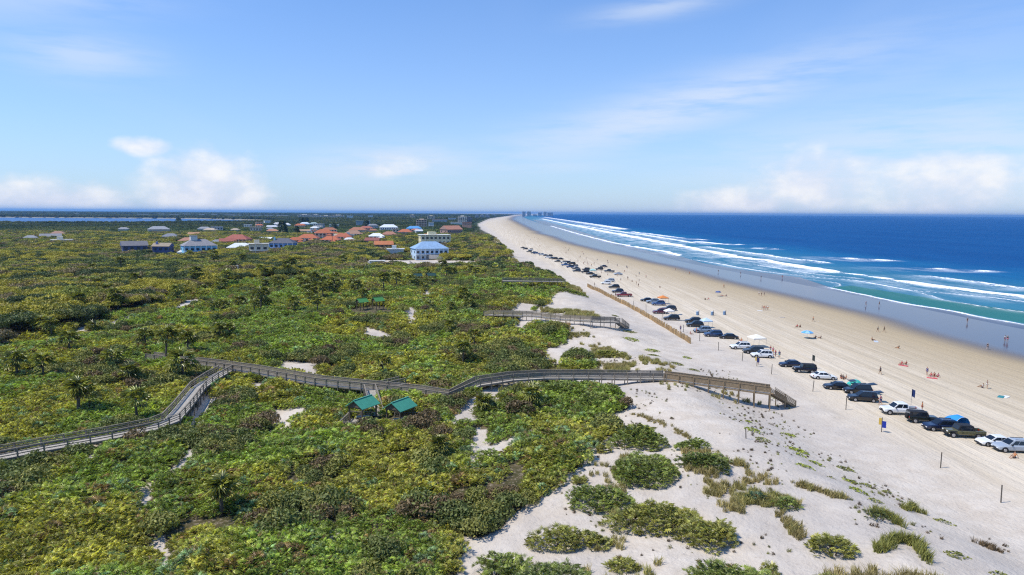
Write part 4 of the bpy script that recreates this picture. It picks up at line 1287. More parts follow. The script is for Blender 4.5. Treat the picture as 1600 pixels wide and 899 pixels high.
def grass_arc(label, pts, seed, n, color, h=.9):
    r = np.random.default_rng(seed)
    W = [P(a, b) for a, b in pts]
    c = W[len(W) // 2]
    VV, FF, LL = [], [], []
    k = 0
    for i in range(n):
        s = r.uniform(0, len(W) - 1.001); j = int(s); f = s - j
        p = W[j] * (1 - f) + W[j + 1] * f
        x, y = p.x + r.normal(0, .28), p.y + r.normal(0, .28)
        V, Fc, L = grass_tuft(1000 + seed * 50 + i % 6, 18, .22, h * r.uniform(.6, 1.15))
        V = V + np.array([x - c.x, y - c.y, T1(x, y) - c.z - .02])
        VV.append(V); FF.append(Fc + k); LL.append((L + r.uniform(0, .3)) % 1); k += len(V)
    o = obj('grass_tuft', mesh_np('tuft', np.concatenate(VV), np.concatenate(FF), LEAF_OD, False, {'leaf': ('FLOAT', np.concatenate(LL))}), loc=c, color=color)
    tag(o, label, 'grass', 'separate sea oat tufts on the right dune slope')


GC, GB = (.19, .19, .05), (.25, .205, .09)
grass_arc('crescent of sea oats around a small sand mound', [(1378, 858), (1388, 845), (1410, 838), (1430, 842), (1445, 858), (1452, 870)], 1, 110, GC, 1.0)
grass_arc('single sea oat tuft on a small sand knoll', [(1420, 790), (1430, 786), (1440, 794)], 2, 40, GC, .8)
grass_arc('grassy mound tuft running down to the right', [(1368, 800), (1385, 797), (1400, 805), (1410, 815)], 3, 60, GC, .8)
grass_arc('long thin grass line along the dune lip', [(1248, 752), (1275, 758), (1300, 768), (1325, 774)], 4, 80, GB, .55)
grass_arc('wispy grass strip on the steep sand face', [(1222, 800), (1235, 812), (1248, 826), (1258, 838)], 5, 60, GB, .7)
grass_arc('dead driftwood-like grass tangle at far right of the sand', [(1536, 842), (1550, 846), (1562, 852)], 6, 24, (.13, .09, .05), .5)
grass_arc('tall sea oats along the bottom edge, left half', [(1290, 910), (1340, 905), (1390, 908)], 7, 90, GB, 1.1)
grass_arc('tall sea oats along the bottom edge, right half', [(1390, 908), (1430, 905), (1480, 912)], 8, 90, GB, 1.1)
grass_arc('grass fringe at the foot of the sandy hollow', [(985, 645), (1010, 650), (1030, 658), (1060, 670), (1080, 682)], 9, 70, GB, .5)


# ------------------------------------------------------------------ palms
TRUNK = mat('palm_trunk', (.115, .095, .075), .9, .35, 5, bump=.4)


def palm_mesh(seed, h, crown, nfan=42):
    crown *= 1.22
    r = np.random.default_rng(seed)
    lean = r.normal(0, .05, 2)
    mb = MB().tube([(0, 0, -.4), (lean[0] * h * .5, lean[1] * h * .5, h * .5), (lean[0] * h, lean[1] * h, h)], [.22, .17, .16], 7)
    cen, dr, sz = [], [], []
    for i in range(nfan):
        a = r.uniform(0, 6.283); tl = r.uniform(-.75, 1.25)
        d = np.array([math.cos(a) * math.cos(tl), math.sin(a) * math.cos(tl), math.sin(tl)])
        L = crown * r.uniform(.45, .72)
        cen.append(np.array([lean[0] * h, lean[1] * h, h]) + d * L + np.array([0, 0, -.06 * L]))
        dr.append(d * [1, 1, .7]); sz.append(crown * r.uniform(.52, .72))
    V, Fc, L = add_fans(cen, dr, sz, r, 8, 1.7, .35, .42)
    tm = mb.mesh('trunk', TRUNK, True)
    # hanging dead skirt under the crown
    cen2, dr2, sz2 = [], [], []
    for i in range(7):
        a = r.uniform(0, 6.283)
        d = np.array([math.cos(a) * .5, math.sin(a) * .5, -.85])
        cen2.append(np.array([lean[0] * h, lean[1] * h, h - .1]) + d * crown * .35); dr2.append(d); sz2.append(crown * .45)
    V2, F2, L2 = add_fans(cen2, dr2, sz2, r, 6, 1.2, .2)
    return (tm, mesh_np('crown', V, Fc, LEAF_O, False, {'leaf': ('FLOAT', L)}),
            mesh_np('dead_fronds', V2, F2, LEAF_O, False, {'leaf': ('FLOAT', L2)}))


PALMS = [palm_mesh(500 + i, h, c) for i, (h, c) in enumerate([(2.0, 1.25), (2.8, 1.35), (3.6, 1.45), (4.4, 1.5), (1.4, 1.15), (3.2, 1.6)])]


def palm(px, py, k, scale, label, group, tone=1.0, at=None):
    p = at if at is not None else P(px, py)
    o = empty('cabbage_palm', (p.x, p.y, T1(p.x, p.y)), random.uniform(0, 6.28), label, 'palm tree', group)
    o.scale = (scale,) * 3
    t, c, d = PALMS[k]
    g = random.uniform(.85, 1.2) * tone
    obj('trunk', t, o)
    obj('crown', c, o, color=(.205 * g, .215 * g, .055 * g))
    obj('dead_fronds', d, o, color=(.16, .115, .06))
    return o


PG = 'cabbage palms standing above the scrub'
NAMED_PALMS = [(260, 571, 3, 1.15, 'tall cabbage palm with bare trunk beside the far-left boardwalk end'), (125, 655, 1, 1.3, 'dark cabbage palm head above the left boardwalk ramp'),
               (217, 668, 2, 1.0, 'cabbage palm right behind the left boardwalk rail'), (600, 592, 2, .85, 'slender palm on a thin trunk behind the boardwalk fork'),
               (725, 572, 3, .85, 'slender palm left of the boardwalk ramp top'), (742, 545, 2, .85, 'short palm up-slope of the boardwalk ramp'),
               (832, 640, 0, 1.15, 'bushy palm in front of the long boardwalk'), (992, 690, 4, .95, 'left of the two small palms on the wide thicket'),
               (1012, 690, 4, .9, 'right of the two small palms on the wide thicket'), (350, 812, 1, 1.0, 'brown-skirted palm amid the lower left palmetto'),
               (690, 720, 0, .9, 'squat dark palm in the palmetto above the sand path'), (110, 560, 1, 1.1, 'palm in the dark thicket at the far left'),
               (30, 600, 1, 1.2, 'large palm crown near the left edge'), (178, 590, 1, 1.1, 'palm with reddish dead fronds left of the boardwalk bend'),
               (70, 605, 2, 1.0, 'palm beside the large crown near the left edge'), (760, 650, 0, 1.0, 'low palm at the sandy wedge by the ramp'),
               (205, 610, 0, 1.2, 'low wide palm left of the boardwalk bend'), (345, 540, 1, 1.1, 'palm crown standing above the dark gap left of centre')]
for a, b, k, s, lab in NAMED_PALMS:
    palm(a, b, k, s, lab, PG)
# the loose belt of palms across the middle distance
cnt = 0
belt = [(280, 700, 408, 470, 120, 'in the wide belt of palms below the sandy clearing'), (60, 480, 430, 500, 46, 'in the olive scrub along the sandy track on the left'), (300, 760, 450, 540, 60, 'in the scrub around the far green shelters'),
        (0, 300, 500, 620, 34, 'in the scrub left of the curved boardwalk'), (640, 790, 385, 440, 24, 'in the scrub right of the big blue house')]
for x0, x1, y0, y1, n, where in belt:
    for i in range(n):
        a, b = random.uniform(x0, x1), random.uniform(y0, y1)
        p = P(a, b)
        if fbm(np.array([p.x]), np.array([p.y]), 30, 411, 2)[0] < .47: continue
        ax, ay = np.array([p.x]), np.array([p.y])
        if not veg_mask(ax, ay, T(ax, ay))[0] or on_walk(ax, ay, 2.5)[0] or blocked(ax, ay)[0]: continue
        k = random.randrange(6)
        palm(a, b, k, random.uniform(.8, 1.3), '%s cabbage palm %s' % (('short', 'mid-height', 'tall', 'tallest', 'dwarf', 'broad')[k], where), 'cabbage palms of the middle distance', .95, p)
        cnt += 1
print('PALMS', cnt)
# ------------------------------------------------------------------ boardwalks
WOOD = mat('weathered_wood', (.235, .20, .155), .85, .28, 3.0, bump=.2, streak=(1, 1, 4))
WOOD2 = mat('brown_wood', (.27, .195, .115), .85, .25, 3.0, bump=.2)
WOODD = mat('grey_deck_wood', (.40, .365, .315), .85, .25, 4.0, bump=.2)


def unit_box(name, m):
    return MB().box(-.5, -.5, 0, .5, .5, 1).mesh(name, m)


POST_M = {}


def boardwalk(name, label, pts, width=1.9, wood=WOOD, rails=4, step=2.4, group='timber boardwalks over the dunes', fine=True, open_left=False):
    root = empty(name, (pts[0].x, pts[0].y, T1(pts[0].x, pts[0].y)), 0, label, 'boardwalk', group)
    o0 = root.location.copy()
    L = [p - o0 for p in pts]
    nrm = []
    for i in range(len(L)):
        d = (L[min(i + 1, len(L) - 1)] - L[max(i - 1, 0)]); d.z = 0; d.normalize()
        nrm.append(Vector((-d.y, d.x, 0)))
    mb = MB()      # planks
    for i in range(len(L) - 1):
        a, b = L[i], L[i + 1]
        n = max(1, int((b - a).length / (.19 if fine else .8)))
        for k in range(n):
            f0, f1 = k / n, (k + .9) / n
            p0, p1 = a.lerp(b, f0), a.lerp(b, f1)
            s0 = nrm[i].lerp(nrm[i + 1], f0) * width / 2; s1 = nrm[i].lerp(nrm[i + 1], f1) * width / 2
            j = len(mb.v); dz = random.uniform(-.006, .006); th = Vector((0, 0, .045)); dzv = Vector((0, 0, dz))
            mb.v += [tuple(q) for q in (p0 - s0 + dzv, p0 + s0 + dzv, p1 + s1 + dzv, p1 - s1 + dzv, p0 - s0 - th, p0 + s0 - th, p1 + s1 - th, p1 - s1 - th)]
            mb.f += [tuple(j + q for q in f) for f in ((0, 3, 2, 1), (4, 5, 6, 7), (0, 1, 5, 4), (1, 2, 6, 5), (2, 3, 7, 6), (3, 0, 4, 7))]
    mb.build('deck_planks', WOODD, root)['kind'] = 'stuff'
    pm_ = POST_M.setdefault(wood.name, MB().box(-.07, -.07, 0, .07, .07, 1).mesh('post', wood))
    for side in (-1, 1):
        edge = [L[i] + nrm[i] * side * width / 2 for i in range(len(L))]
        for i in range(len(edge) - 1):
            a, b = edge[i], edge[i + 1]
            ux = Vector((0, 0, 1))
            s = MB().bar(a - ux * .16, b - ux * .16, .06, .24).mesh('stringer', wood); obj('stringer', s, root)
            c = MB().bar(a + ux * 1.07, b + ux * 1.07, .15, .045).mesh('cap_rail', wood); obj('cap_rail', c, root)
            for k in range(rails):
                h = .16 + (k + .5) * (.86 / rails)
                obj('rail', MB().bar(a + ux * h, b + ux * h, .04, .13 if rails > 3 else .11).mesh('rail', wood), root)
            n = max(1, round((b - a).length / step))
            for k in range(n + (1 if i == len(edge) - 2 else 0)):
                p = a.lerp(b, k / n) + nrm[i] * side * .09
                g = T1(p.x + o0.x, p.y + o0.y) - o0.z - .3
                g = min(g, p.z - .3)
                q = obj('post', pm_, root, loc=(p.x, p.y, g)); q.scale = (1, 1, p.z + 1.05 - g)
    return root


def stairs(root, top, foot, width, wood):
    o0 = root.location
    t, f = top - o0, foot - o0
    d = f - t; d.z = 0; run = d.length; d.normalize(); s = Vector((-d.y, d.x, 0)); n = max(5, int((t.z - f.z) / .18))
    for k in range(n):
        p = t + d * (run * (k + .5) / n); z = t.z - (t.z - f.z) * (k + 1) / n
        mb = MB().bar(Vector((p.x, p.y, z)) - s * width / 2, Vector((p.x, p.y, z)) + s * width / 2, run / n * .96, .06)
        mb.build('tread', wood, root)
    for sd in (-1, 1):
        a, b = t + s * sd * width / 2, f + s * sd * width / 2
        u = Vector((0, 0, 1))
        MB().bar(a - u * .15, b - u * .05, .06, .28).build('stair_stringer', wood, root)
        MB().bar(a + u * 1.07, b + u * 1.0, .15, .045).build('cap_rail', wood, root)
        for k in range(4):
            h = .18 + k * .22
            MB().bar(a + u * h, b + u * h, .04, .13).build('rail', wood, root)
        for k in (.5, 1.0):
            p = a.lerp(b, k)
            MB().box(p.x - .07, p.y - .07, f.z - .4, p.x + .07, p.y + .07, p.z + 1.05).build('post', wood, root)


w1 = boardwalk('boardwalk', 'long grey timber boardwalk with rails crossing the scrub towards the sea', BW_MAIN[:13], 1.9, WOOD, 5)
w1b = boardwalk('boardwalk', 'raised sunlit brown end of the long boardwalk with stairs down to the beach', BW_MAIN[12:], 1.9, WOOD2, 6, 2.3)  # browner wood puts the sunlit look of this end into its colour
stairs(w1b, BW_MAIN[-1] , P(1238, 628), 1.9, WOOD2)
boardwalk('boardwalk', 'timber ramp boardwalk curving down along the left side of the scrub', BW_LEFT, 2.3, WOOD, 3)
boardwalk('boardwalk', 'short timber walk leading from the boardwalk to the picnic deck', BW_PAV, 1.8, WOOD, 3)
boardwalk('boardwalk', 'short timber spur rising behind the boardwalk fork', BW_STUB, 1.6, WOOD, 3)
w2 = boardwalk('boardwalk', 'second timber boardwalk farther up the beach ending in stairs', BW_TWO, 2.0, WOOD, 4, 3.0, fine=False)
stairs(w2, BW_TWO[-1], P(978, 510), 2.0, WOOD)
boardwalk('boardwalk', 'third and farthest timber boardwalk reaching over the dune edge', BW_THREE, 2.2, WOOD, 4, 4.0, fine=False)

# ------------------------------------------------------------------ picnic deck with two green shelters
GREEN_ROOF = mat('green_metal_roof', (.065, .29, .20), .45, .12, 2.0, spec=.5)
DARKW = mat('dark_post_wood', (.11, .085, .06), .85, .2, 3)


def shelter(label, c, yaw, w=3.8, d=3.3, h=2.4, roof=GREEN_ROOF, group='green roofed picnic shelters'):
    o = empty('picnic_shelter', c, yaw, label, 'shelter', group)
    hw, hd = w / 2, d / 2
    for sx in (-1, 1):
        for sy in (-1, 1):
            MB().box(sx * (hw - .45) - .09, sy * (hd - .45) - .09, 0, sx * (hw - .45) + .09, sy * (hd - .45) + .09, h).build('post', DARKW, o)
    rise = 1.05
    for sy in (-1, 1):   # two roof planes with raised seams
        a = [(-hw, sy * hd, h), (hw, sy * hd, h), (hw, 0, h + rise), (-hw, 0, h + rise)]
        mb = MB(); t = .07
        k = len(mb.v); mb.v += a + [(x, y, z - t) for x, y, z in a]
        mb.f += [(0, 1, 2, 3), (7, 6, 5, 4), (0, 4, 5, 1), (1, 5, 6, 2), (2, 6, 7, 3), (3, 7, 4, 0)]
        rp = mb.build('roof_plane', roof, o)
        sm = MB()
        for i in range(11):
            x = -hw + .05 + (w - .1) * i / 10
            sm.bar((x, sy * hd, h + .02), (x, 0, h + rise + .02), .03, .035)
        sm.build('roof_seam', roof, rp)
    MB().bar((-hw, 0, h + rise + .03), (hw, 0, h + rise + .03), .22, .05).build('ridge_cap', roof, o)
    for sx in (-1, 1):
        MB().poly([(sx * (hw - .3), -hd + .3, h), (sx * (hw - .3), hd - .3, h), (sx * (hw - .3), 0, h + rise - .12)]).build('gable_board', DARKW, o)
        MB().bar((sx * (hw - .45), -hd + .2, h - .1), (sx * (hw - .45), hd - .2, h - .1), .08, .18).build('beam', DARKW, o)
    return o


def picnic_table(label, c, yaw):
    o = empty('picnic_table', c, yaw, label, 'table')
    MB().box(-.9, -.38, .70, .9, .38, .75).build('table_top', WOODD, o)
    for s in (-1, 1):
        MB().box(-.9, s * .72 - .13, .42, .9, s * .72 + .13, .46).build('bench_seat', WOODD, o)
        MB().bar((s * .6, -.55, 0), (s * .6, .2, .7), .06, .09).bar((s * .6, .55, 0), (s * .6, -.2, .7), .06, .09).bar((s * .6, -.72, .4), (s * .6, .72, .4), .06, .08).build('leg', WOOD, o)


dk = empty('picnic_deck', (PAV.x, PAV.y, T1(PAV.x, PAV.y)), R(-3), 'timber picnic deck with rails below the two green shelters', 'deck')
gz = 4.1 - dk.location.z
dp = MB()
for i in range(28): dp.box(-5.4, -2.6 + i * .185, gz - .05, 5.4, -2.6 + i * .185 + .165, gz + random.uniform(-.005, .005))
dp.build('deck_planks', WOODD, dk)['kind'] = 'stuff'
for (a, b) in (((-5.4, -2.6), (5.4, -2.6)), ((5.4, -2.6), (5.4, 2.6)), ((-5.4, -2.6), (-5.4, 2.6)), ((1.2, 2.6), (5.4, 2.6)), ((-5.4, 2.6), (-2.2, 2.6))):
    for h in (.2, .5, .8): MB().bar((a[0], a[1], gz + h), (b[0], b[1], gz + h), .04, .11).build('rail', WOOD, dk)
    MB().bar((a[0], a[1], gz + 1.05), (b[0], b[1], gz + 1.05), .14, .045).build('cap_rail', WOOD, dk)
    n = max(2, int(math.hypot(b[0] - a[0], b[1] - a[1]) / 1.8))
    for k in range(n):
        x, y = a[0] + (b[0] - a[0]) * k / n, a[1] + (b[1] - a[1]) * k / n
        MB().box(x - .07, y - .07, -1.5, x + .07, y + .07, gz + 1.05).build('post', WOOD, dk)
A = PZ(570, 661, 4.1); B = PZ(628, 664, 4.1)
shelter('left green metal roofed picnic shelter on the near deck', (A.x, A.y, 4.1), R(60))
shelter('right green metal roofed picnic shelter on the near deck', (B.x, B.y, 4.1), R(60))
picnic_table('timber picnic table under the left near green shelter', (A.x, A.y, 4.1), R(20))
picnic_table('timber picnic table under the right near green shelter', (B.x, B.y, 4.1), R(20))
tag(MB().box(-.35, -.3, 0, .35, .3, .55).build('blue_cooler', mat('blue_shade', (.02, .13, .42), .4), bevel=.04,  # blue block added where the deck shows only blue shade
    loc=PZ(589, 667, 4.1)), 'blue box standing in for the blue shade on the near picnic deck', 'cooler')
for (a, b, lab) in ((566, 488, 'left bright green shelter roof in the scrub farther back'), (591, 486, 'right bright green shelter roof in the scrub farther back')):
    p = P(a, b, 0); shelter(lab, (p.x, p.y, T1(p.x, p.y)), R(40), 3.2, 3.2, 2.6, mat('bright_green_roof', (.07, .23, .07), .5), 'green roofed shelters farther back')
for (a, b, lab) in ((652, 443, 'left dark shelter roof deep in the scrub'), (673, 442, 'right dark shelter roof deep in the scrub')):
    p = P(a, b, 0); shelter(lab, (p.x, p.y, T1(p.x, p.y)), R(30), 4.0, 3.8, 2.8, mat('dark_green_roof', (.03, .07, .06), .5), 'dark roofed shelters deep in the scrub')

# ------------------------------------------------------------------ sand fence of single slats
FW = mat('fence_slat_wood', (.64, .42, .20), .85, .22, 2.0)
fp = [P(a, b) for a, b in ((1080, 534), (1040, 510), (1000, 487), (960, 467), (918, 447))]
fo = empty('sand_fence', fp[0], 0, 'long tan slatted sand fence along the upper beach', 'fence')
seg = np.concatenate([[0], np.cumsum([(b - a).length for a, b in zip(fp[:-1], fp[1:])])])
NS = 270
sl = [MB().box(-w / 2, -.02, -.2, w / 2, .02, h).mesh('slat', FW) for w, h in ((.24, 1.35), (.27, 1.5), (.21, 1.25), (.29, 1.6))]
for i in range(NS):
    s = seg[-1] * i / (NS - 1)
    x = np.interp(s, seg, [p.x for p in fp]); y = np.interp(s, seg, [p.y for p in fp])
    o = obj('slat', random.choice(sl), fo, loc=(x - fp[0].x, y - fp[0].y, T1(x, y) - fp[0].z), rot=(random.gauss(0, .05), random.gauss(0, .06), R(8) + random.gauss(0, .25)))
for h in (.35, .9):
    for a, b in zip(fp[:-1], fp[1:]):
        MB().bar(Vector((a.x, a.y, T1(a.x, a.y) + h)) - fp[0], Vector((b.x, b.y, T1(b.x, b.y) + h)) - fp[0], .03, .03).build('wire', mat('fence_wire', (.2, .2, .2), .5, metal=.6), fo)

# ------------------------------------------------------------------ marker posts, signs, flags
PW = mat('post_wood', (.10, .085, .07), .9, .2, 4)
pmesh = MB().loft([[(.065 * math.cos(t), .065 * math.sin(t), z) for t in np.linspace(0, 6.283, 9)[:-1]] for z in (-.4, 2.05)]).mesh('wooden_post', PW)
POSTS = [(1568, 776), (1473, 723), (1324, 634), (1272, 606), (1207, 580), (1161, 560), (1124, 544), (1094, 529), (1069, 516), (1035, 497), (1010, 483), (990, 477)]
for i, (a, b) in enumerate(POSTS):
    p = P(a, b)
    o = obj('marker_post', pmesh, loc=(p.x, p.y, T1(p.x, p.y)), rot=(random.gauss(0, .03), random.gauss(0, .03), 0))
    lab = 'wooden marker post on the upper beach, nearest of the line' if i == 0 else '%s wooden marker post of the beach line counted from the near end' % (
        'second third fourth fifth sixth seventh eighth ninth tenth eleventh twelfth'.split()[i - 1])
    tag(o, lab, 'post', 'wooden marker posts along the car row')
p = P(1169, 681)
tag(obj('marker_post', pmesh, loc=(p.x, p.y, T1(p.x, p.y) - .6), rot=(R(4), R(-5), 0)), 'short leaning post beside a vine mat below the boardwalk end', 'post')


def sign(label, px, py, cols, h=2.2):
    p = P(px, py)
    o = empty('beach_sign', (p.x, p.y, T1(p.x, p.y)), R(-35), label, 'sign')
    MB().box(-.05, -.05, -.3, .05, .05, h).build('post', PW, o)
    for i, (c, z0, z1, w) in enumerate(cols):
        MB().box(-.06 - w if i == 0 else .06, -.09, z0, -.06 if i == 0 else .06 + w, -.055, z1).build('sign_panel', mat('sign_%d_%d' % (int(c[0] * 99), int(c[2] * 99)), c, .5), o)


sign('yellow and blue sign on a post in the open sand by the white pickup', 1380, 668, [((.55, .36, .06), 1.1, 2.1, .35), ((.01, .03, .28), .7, 1.7, .5)])
sign('small yellow and navy sign on a post near the white car pair', 1184, 568, [((.5, .35, .1), 1.2, 2.0, .3), ((.02, .03, .12), .9, 1.9, .45)])
def flag(label, px, py, col, h=4.0):
    p = P(px, py)
    o = empty('flag_pole', (p.x, p.y, T1(p.x, p.y)), 0, label, 'flag')
    MB().tube([(0, 0, -.3), (0, 0, h)], [.03, .02], 6).build('pole', mat('pole_grey', (.35, .35, .36), .4, metal=.5), o)
    V = []
    for i in range(9):
        t = i / 8
        V.append([(t * .55, .10 * math.sin(t * 6), h - .05 - .25 * t), (t * .55, .10 * math.sin(t * 6 + .4), h - 1.25 - .3 * t)])
    mb = MB()
    for a, b in zip(V[:-1], V[1:]): mb.poly([a[0], b[0], b[1], a[1]])
    mb.build('flag_cloth', mat('flag_%d' % int(col[2] * 100), col, .8), o)
flag('dark blue flag on a thin pole behind the white pickup', 1425, 637, (.02, .04, .14))
flag('thin dark flag pole behind the tall navy jeep', 1270, 570, (.05, .06, .05), 3.0)
# ------------------------------------------------------------------ houses
WALL_C = {}


def cmat(prefix, c, rough=.8, var=.08, **kw):
    return mat('%s_%02d_%02d_%02d' % (prefix, int(c[0] * 99), int(c[1] * 99), int(c[2] * 99)), c, rough, var, .8, **kw)


GLASS = mat('window_glass', (.035, .05, .07), .12, spec=.6)
TRIM = mat('white_trim', (.68, .68, .66), .6)


def house(px, foot, wpx, hpx, wall, roof, kind, yaw, label):
    p, d = house_spot(px, foot, wpx)
    w = wpx * d / F * 1.12
    tot = hpx * d / F * 1.1 + 3.0
    g = T1(p.x, p.y)
    dep = max(6.0, w * .62) if d < 900 else max(6.0, w * .5)
    rise = 0 if kind == 'flat' else min(tot * .42, dep * .30)
    hw_, hd_ = w / 2 * .92, dep / 2
    hgt = tot - rise
    o = empty('house', (p.x, p.y + dep / 2, g - .2), R(yaw) - math.atan2(p.x, p.y) * .8, label, 'house', 'houses among the trees')
    wm, rm = cmat('wall', wall), cmat('roof', roof, .7, .16)
    MB().box(-hw_, -hd_, 0, hw_, hd_, hgt).build('wall', wm, o)
    e = .5 + w * .01
    a, b = hw_ + e, hd_ + e
    if kind == 'hip':
        rl = max(hw_ - hd_ * .85, hw_ * .12)
        mb = MB(); mb.v = [(-a, -b, hgt - .05), (a, -b, hgt - .05), (a, b, hgt - .05), (-a, b, hgt - .05), (-rl, 0, hgt + rise), (rl, 0, hgt + rise)]
        mb.f = [(0, 1, 5, 4), (1, 2, 5), (2, 3, 4, 5), (3, 0, 4), (3, 2, 1, 0)]
        rf = mb.build('roof', rm, o)
    elif kind == 'gable':
        mb = MB(); mb.v = [(-a, -b, hgt - .05), (a, -b, hgt - .05), (a, b, hgt - .05), (-a, b, hgt - .05), (-a, 0, hgt + rise), (a, 0, hgt + rise)]
        mb.f = [(0, 1, 5, 4), (2, 3, 4, 5), (3, 2, 1, 0), (1, 2, 5), (3, 0, 4)]
        rf = mb.build('roof', rm, o)
        for s in (-1, 1):
            MB().poly([(s * (a + .01), -hd_, hgt), (s * (a + .01), hd_, hgt), (s * (a + .01), 0, hgt + rise * .9)]).build('gable_wall', wm, o)
    else:
        rf = MB().box(-a, -b, hgt, a, b, hgt + .35).build('roof', rm, o)
        if d < 900:
            MB().box(-hw_ * .45, -hd_ * .4, hgt + .35, hw_ * .1, hd_ * .5, hgt + 2.6).build('roof_room', wm, o)
    if d < 1300:
        nst = max(1, int(round((hgt - .6) / 3.2)))
        nw = max(2, int(w / 3.4))
        ww = w * .92 / nw * .52
        wmh = MB().box(-ww / 2, -.06, 0, ww / 2, .06, 1.55).mesh('window', GLASS)
        for s in range(nst):
            for i in range(nw):
                x = -hw_ + (i + .5) * (2 * hw_) / nw
                obj('window', wmh, o, loc=(x, -hd_ - .03, .9 + s * (hgt - .4) / nst))
            for sx in (-1, 1):
                for y in (-.28, .28):
                    q = obj('window', wmh, o, loc=(sx * (hw_ + .03), y * dep, .9 + s * (hgt - .4) / nst), rot=(0, 0, R(90)))
        if nst > 1 and kind != 'gable':
            MB().box(-hw_, -hd_ - 1.6, hgt * .5 - .12, hw_, -hd_ - .002, hgt * .5 + .08).build('balcony', TRIM, o)
            for i in range(nw + 1):
                x = -hw_ + .15 + i * (2 * hw_ - .3) / nw
                MB().box(x - .13, -hd_ - 1.55, 0, x + .13, -hd_ - 1.3, hgt - .05).build('column', TRIM, o)
    if 'tower' in label and d < 900:
        MB().box(-hw_ * .5, -1.5, hgt, -hw_ * .5 + 4.2, 2.5, hgt + rise + 2.2).build('roof_tower', TRIM, o)
        MB().box(-hw_ * .5 - .3, -1.8, hgt + rise + 2.2, -hw_ * .5 + 4.5, 2.8, hgt + rise + 2.5).build('tower_roof', rm, o)
    if 'chimney' in label or (d < 520 and kind == 'gable'):
        MB().box(-hw_ * .7, -hd_ * .4 - .5, hgt, -hw_ * .7 + 1.1, -hd_ * .4 + .5, hgt + rise + .9).build('chimney', cmat('wall', tuple(min(.7, c * 1.8) for c in wall)), rf)
    if kind == 'hip' and 'orange' in label and d < 800:      # side wing with its own roof
        k = .45
        MB().box(hw_ * .2, -hd_ - 3.2, 0, hw_ * .2 + hw_ * k * 1.4, -hd_ - .002, hgt * .75).build('wing_wall', wm, o)
        x0, x1 = hw_ * .2 - .5, hw_ * .2 + hw_ * k * 1.4 + .5
        mb = MB(); z = hgt * .75
        mb.v = [(x0, -hd_ - 3.8, z), (x1, -hd_ - 3.8, z), (x1, -hd_ + .4, z), (x0, -hd_ + .4, z), ((x0 + x1) / 2, -hd_ - 1.6, z + 1.7), ((x0 + x1) / 2, -hd_ + .4, z + 1.7)]
        mb.f = [(0, 1, 4), (1, 2, 5, 4), (3, 0, 4, 5), (2, 3, 5), (3, 2, 1, 0)]
        mb.build('wing_roof', rm, o)
    return o


def tower(px, foot, wpx, hpx, wall, label):
    p, d = house_spot(px, foot, wpx)
    w, h = wpx * d / F, hpx * d / F + 2.5
    dep = max(12, w * .55)
    o = empty('apartment_tower' if h > 16 else 'apartment_block', (p.x, p.y + dep / 2, T1(p.x, p.y) - .2), R(4), label, 'building', 'far apartment buildings')
    wm = cmat('wall', wall)
    MB().box(-w / 2, -dep / 2, 0, w / 2, dep / 2, h).build('wall', wm, o)
    MB().box(-w * .2, -dep * .2, h, w * .2, dep * .2, h + max(2.0, h * .06)).build('roof_housing', wm, o)
    nst = max(2, min(9, int(h / 3.3))); nw = max(3, min(8, int(w / 4.5)))
    fh, cw = h / nst, w / nw
    me = MB().box(-cw * .3, -.15, 0, cw * .3, .15, fh * .55).mesh('window', GLASS)
    for s in range(nst):
        for i in range(nw):
            obj('window', me, o, loc=(-w / 2 + (i + .5) * cw, -dep / 2 - .08, fh * (s + .25)))
        MB().box(-w / 2 + .2, -dep / 2 - 1.2, fh * s + fh * .9, w / 2 - .2, -dep / 2 - .002, fh * s + fh * .98).build('balcony', wm, o)


for hs in HOUSES: house(*hs)
rs = random.Random(3)
SMALL_LABELS = {'white': ('small white house half hidden among the far trees', (.68, .68, .66), (.66, .67, .68)), 'orange': ('small orange roofed house half hidden among the far trees', (.60, .46, .34), TC),
                'grey': ('small grey roofed house half hidden among the far trees', (.5, .5, .5), (.26, .27, .29)), 'tan': ('small tan house half hidden among the far trees', (.6, .5, .38), (.42, .34, .26))}
for i in range(34):
    lab, wl_, rf_ = SMALL_LABELS[rs.choice(['white', 'white', 'orange', 'orange', 'grey', 'tan'])]
    yy = rs.uniform(350, 384)
    xx = rs.uniform(400 if yy < 362 else 455, 690 - (384 - yy) * .2) if i < 24 else rs.uniform(300, 430)
    if xx < 400: yy = max(yy, 366)
    o = house(xx, yy, rs.uniform(7, 13) * (1 + (yy - 350) / 60), rs.uniform(3, 6), wl_, rf_, rs.choice(['hip', 'gable', 'flat', 'hip']), rs.uniform(-25, 25), lab)
    o['group'] = 'small houses half hidden among the far trees'
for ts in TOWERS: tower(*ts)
# tiny far houses on the opposite side of the lagoon
for i in range(16):
    px = 120 + i * 21 + random.uniform(-8, 8)
    p = PZ(px, 343.6 + random.uniform(-1.2, .6), 8)
    wd = random.uniform(25, 60)
    o = empty('far_house', (p.x, p.y, 2), 0, 'tiny white house on the far lagoon shore', 'house', 'white specks of houses across the lagoon')
    MB().box(-wd / 2, -6, 0, wd / 2, 6, 12).build('wall', cmat('wall', (.68, .68, .66)), o)
    MB().box(-wd / 2 - 1, -7, 12, wd / 2 + 1, 7, 14).build('roof', cmat('roof', (.5, .5, .5)), o)

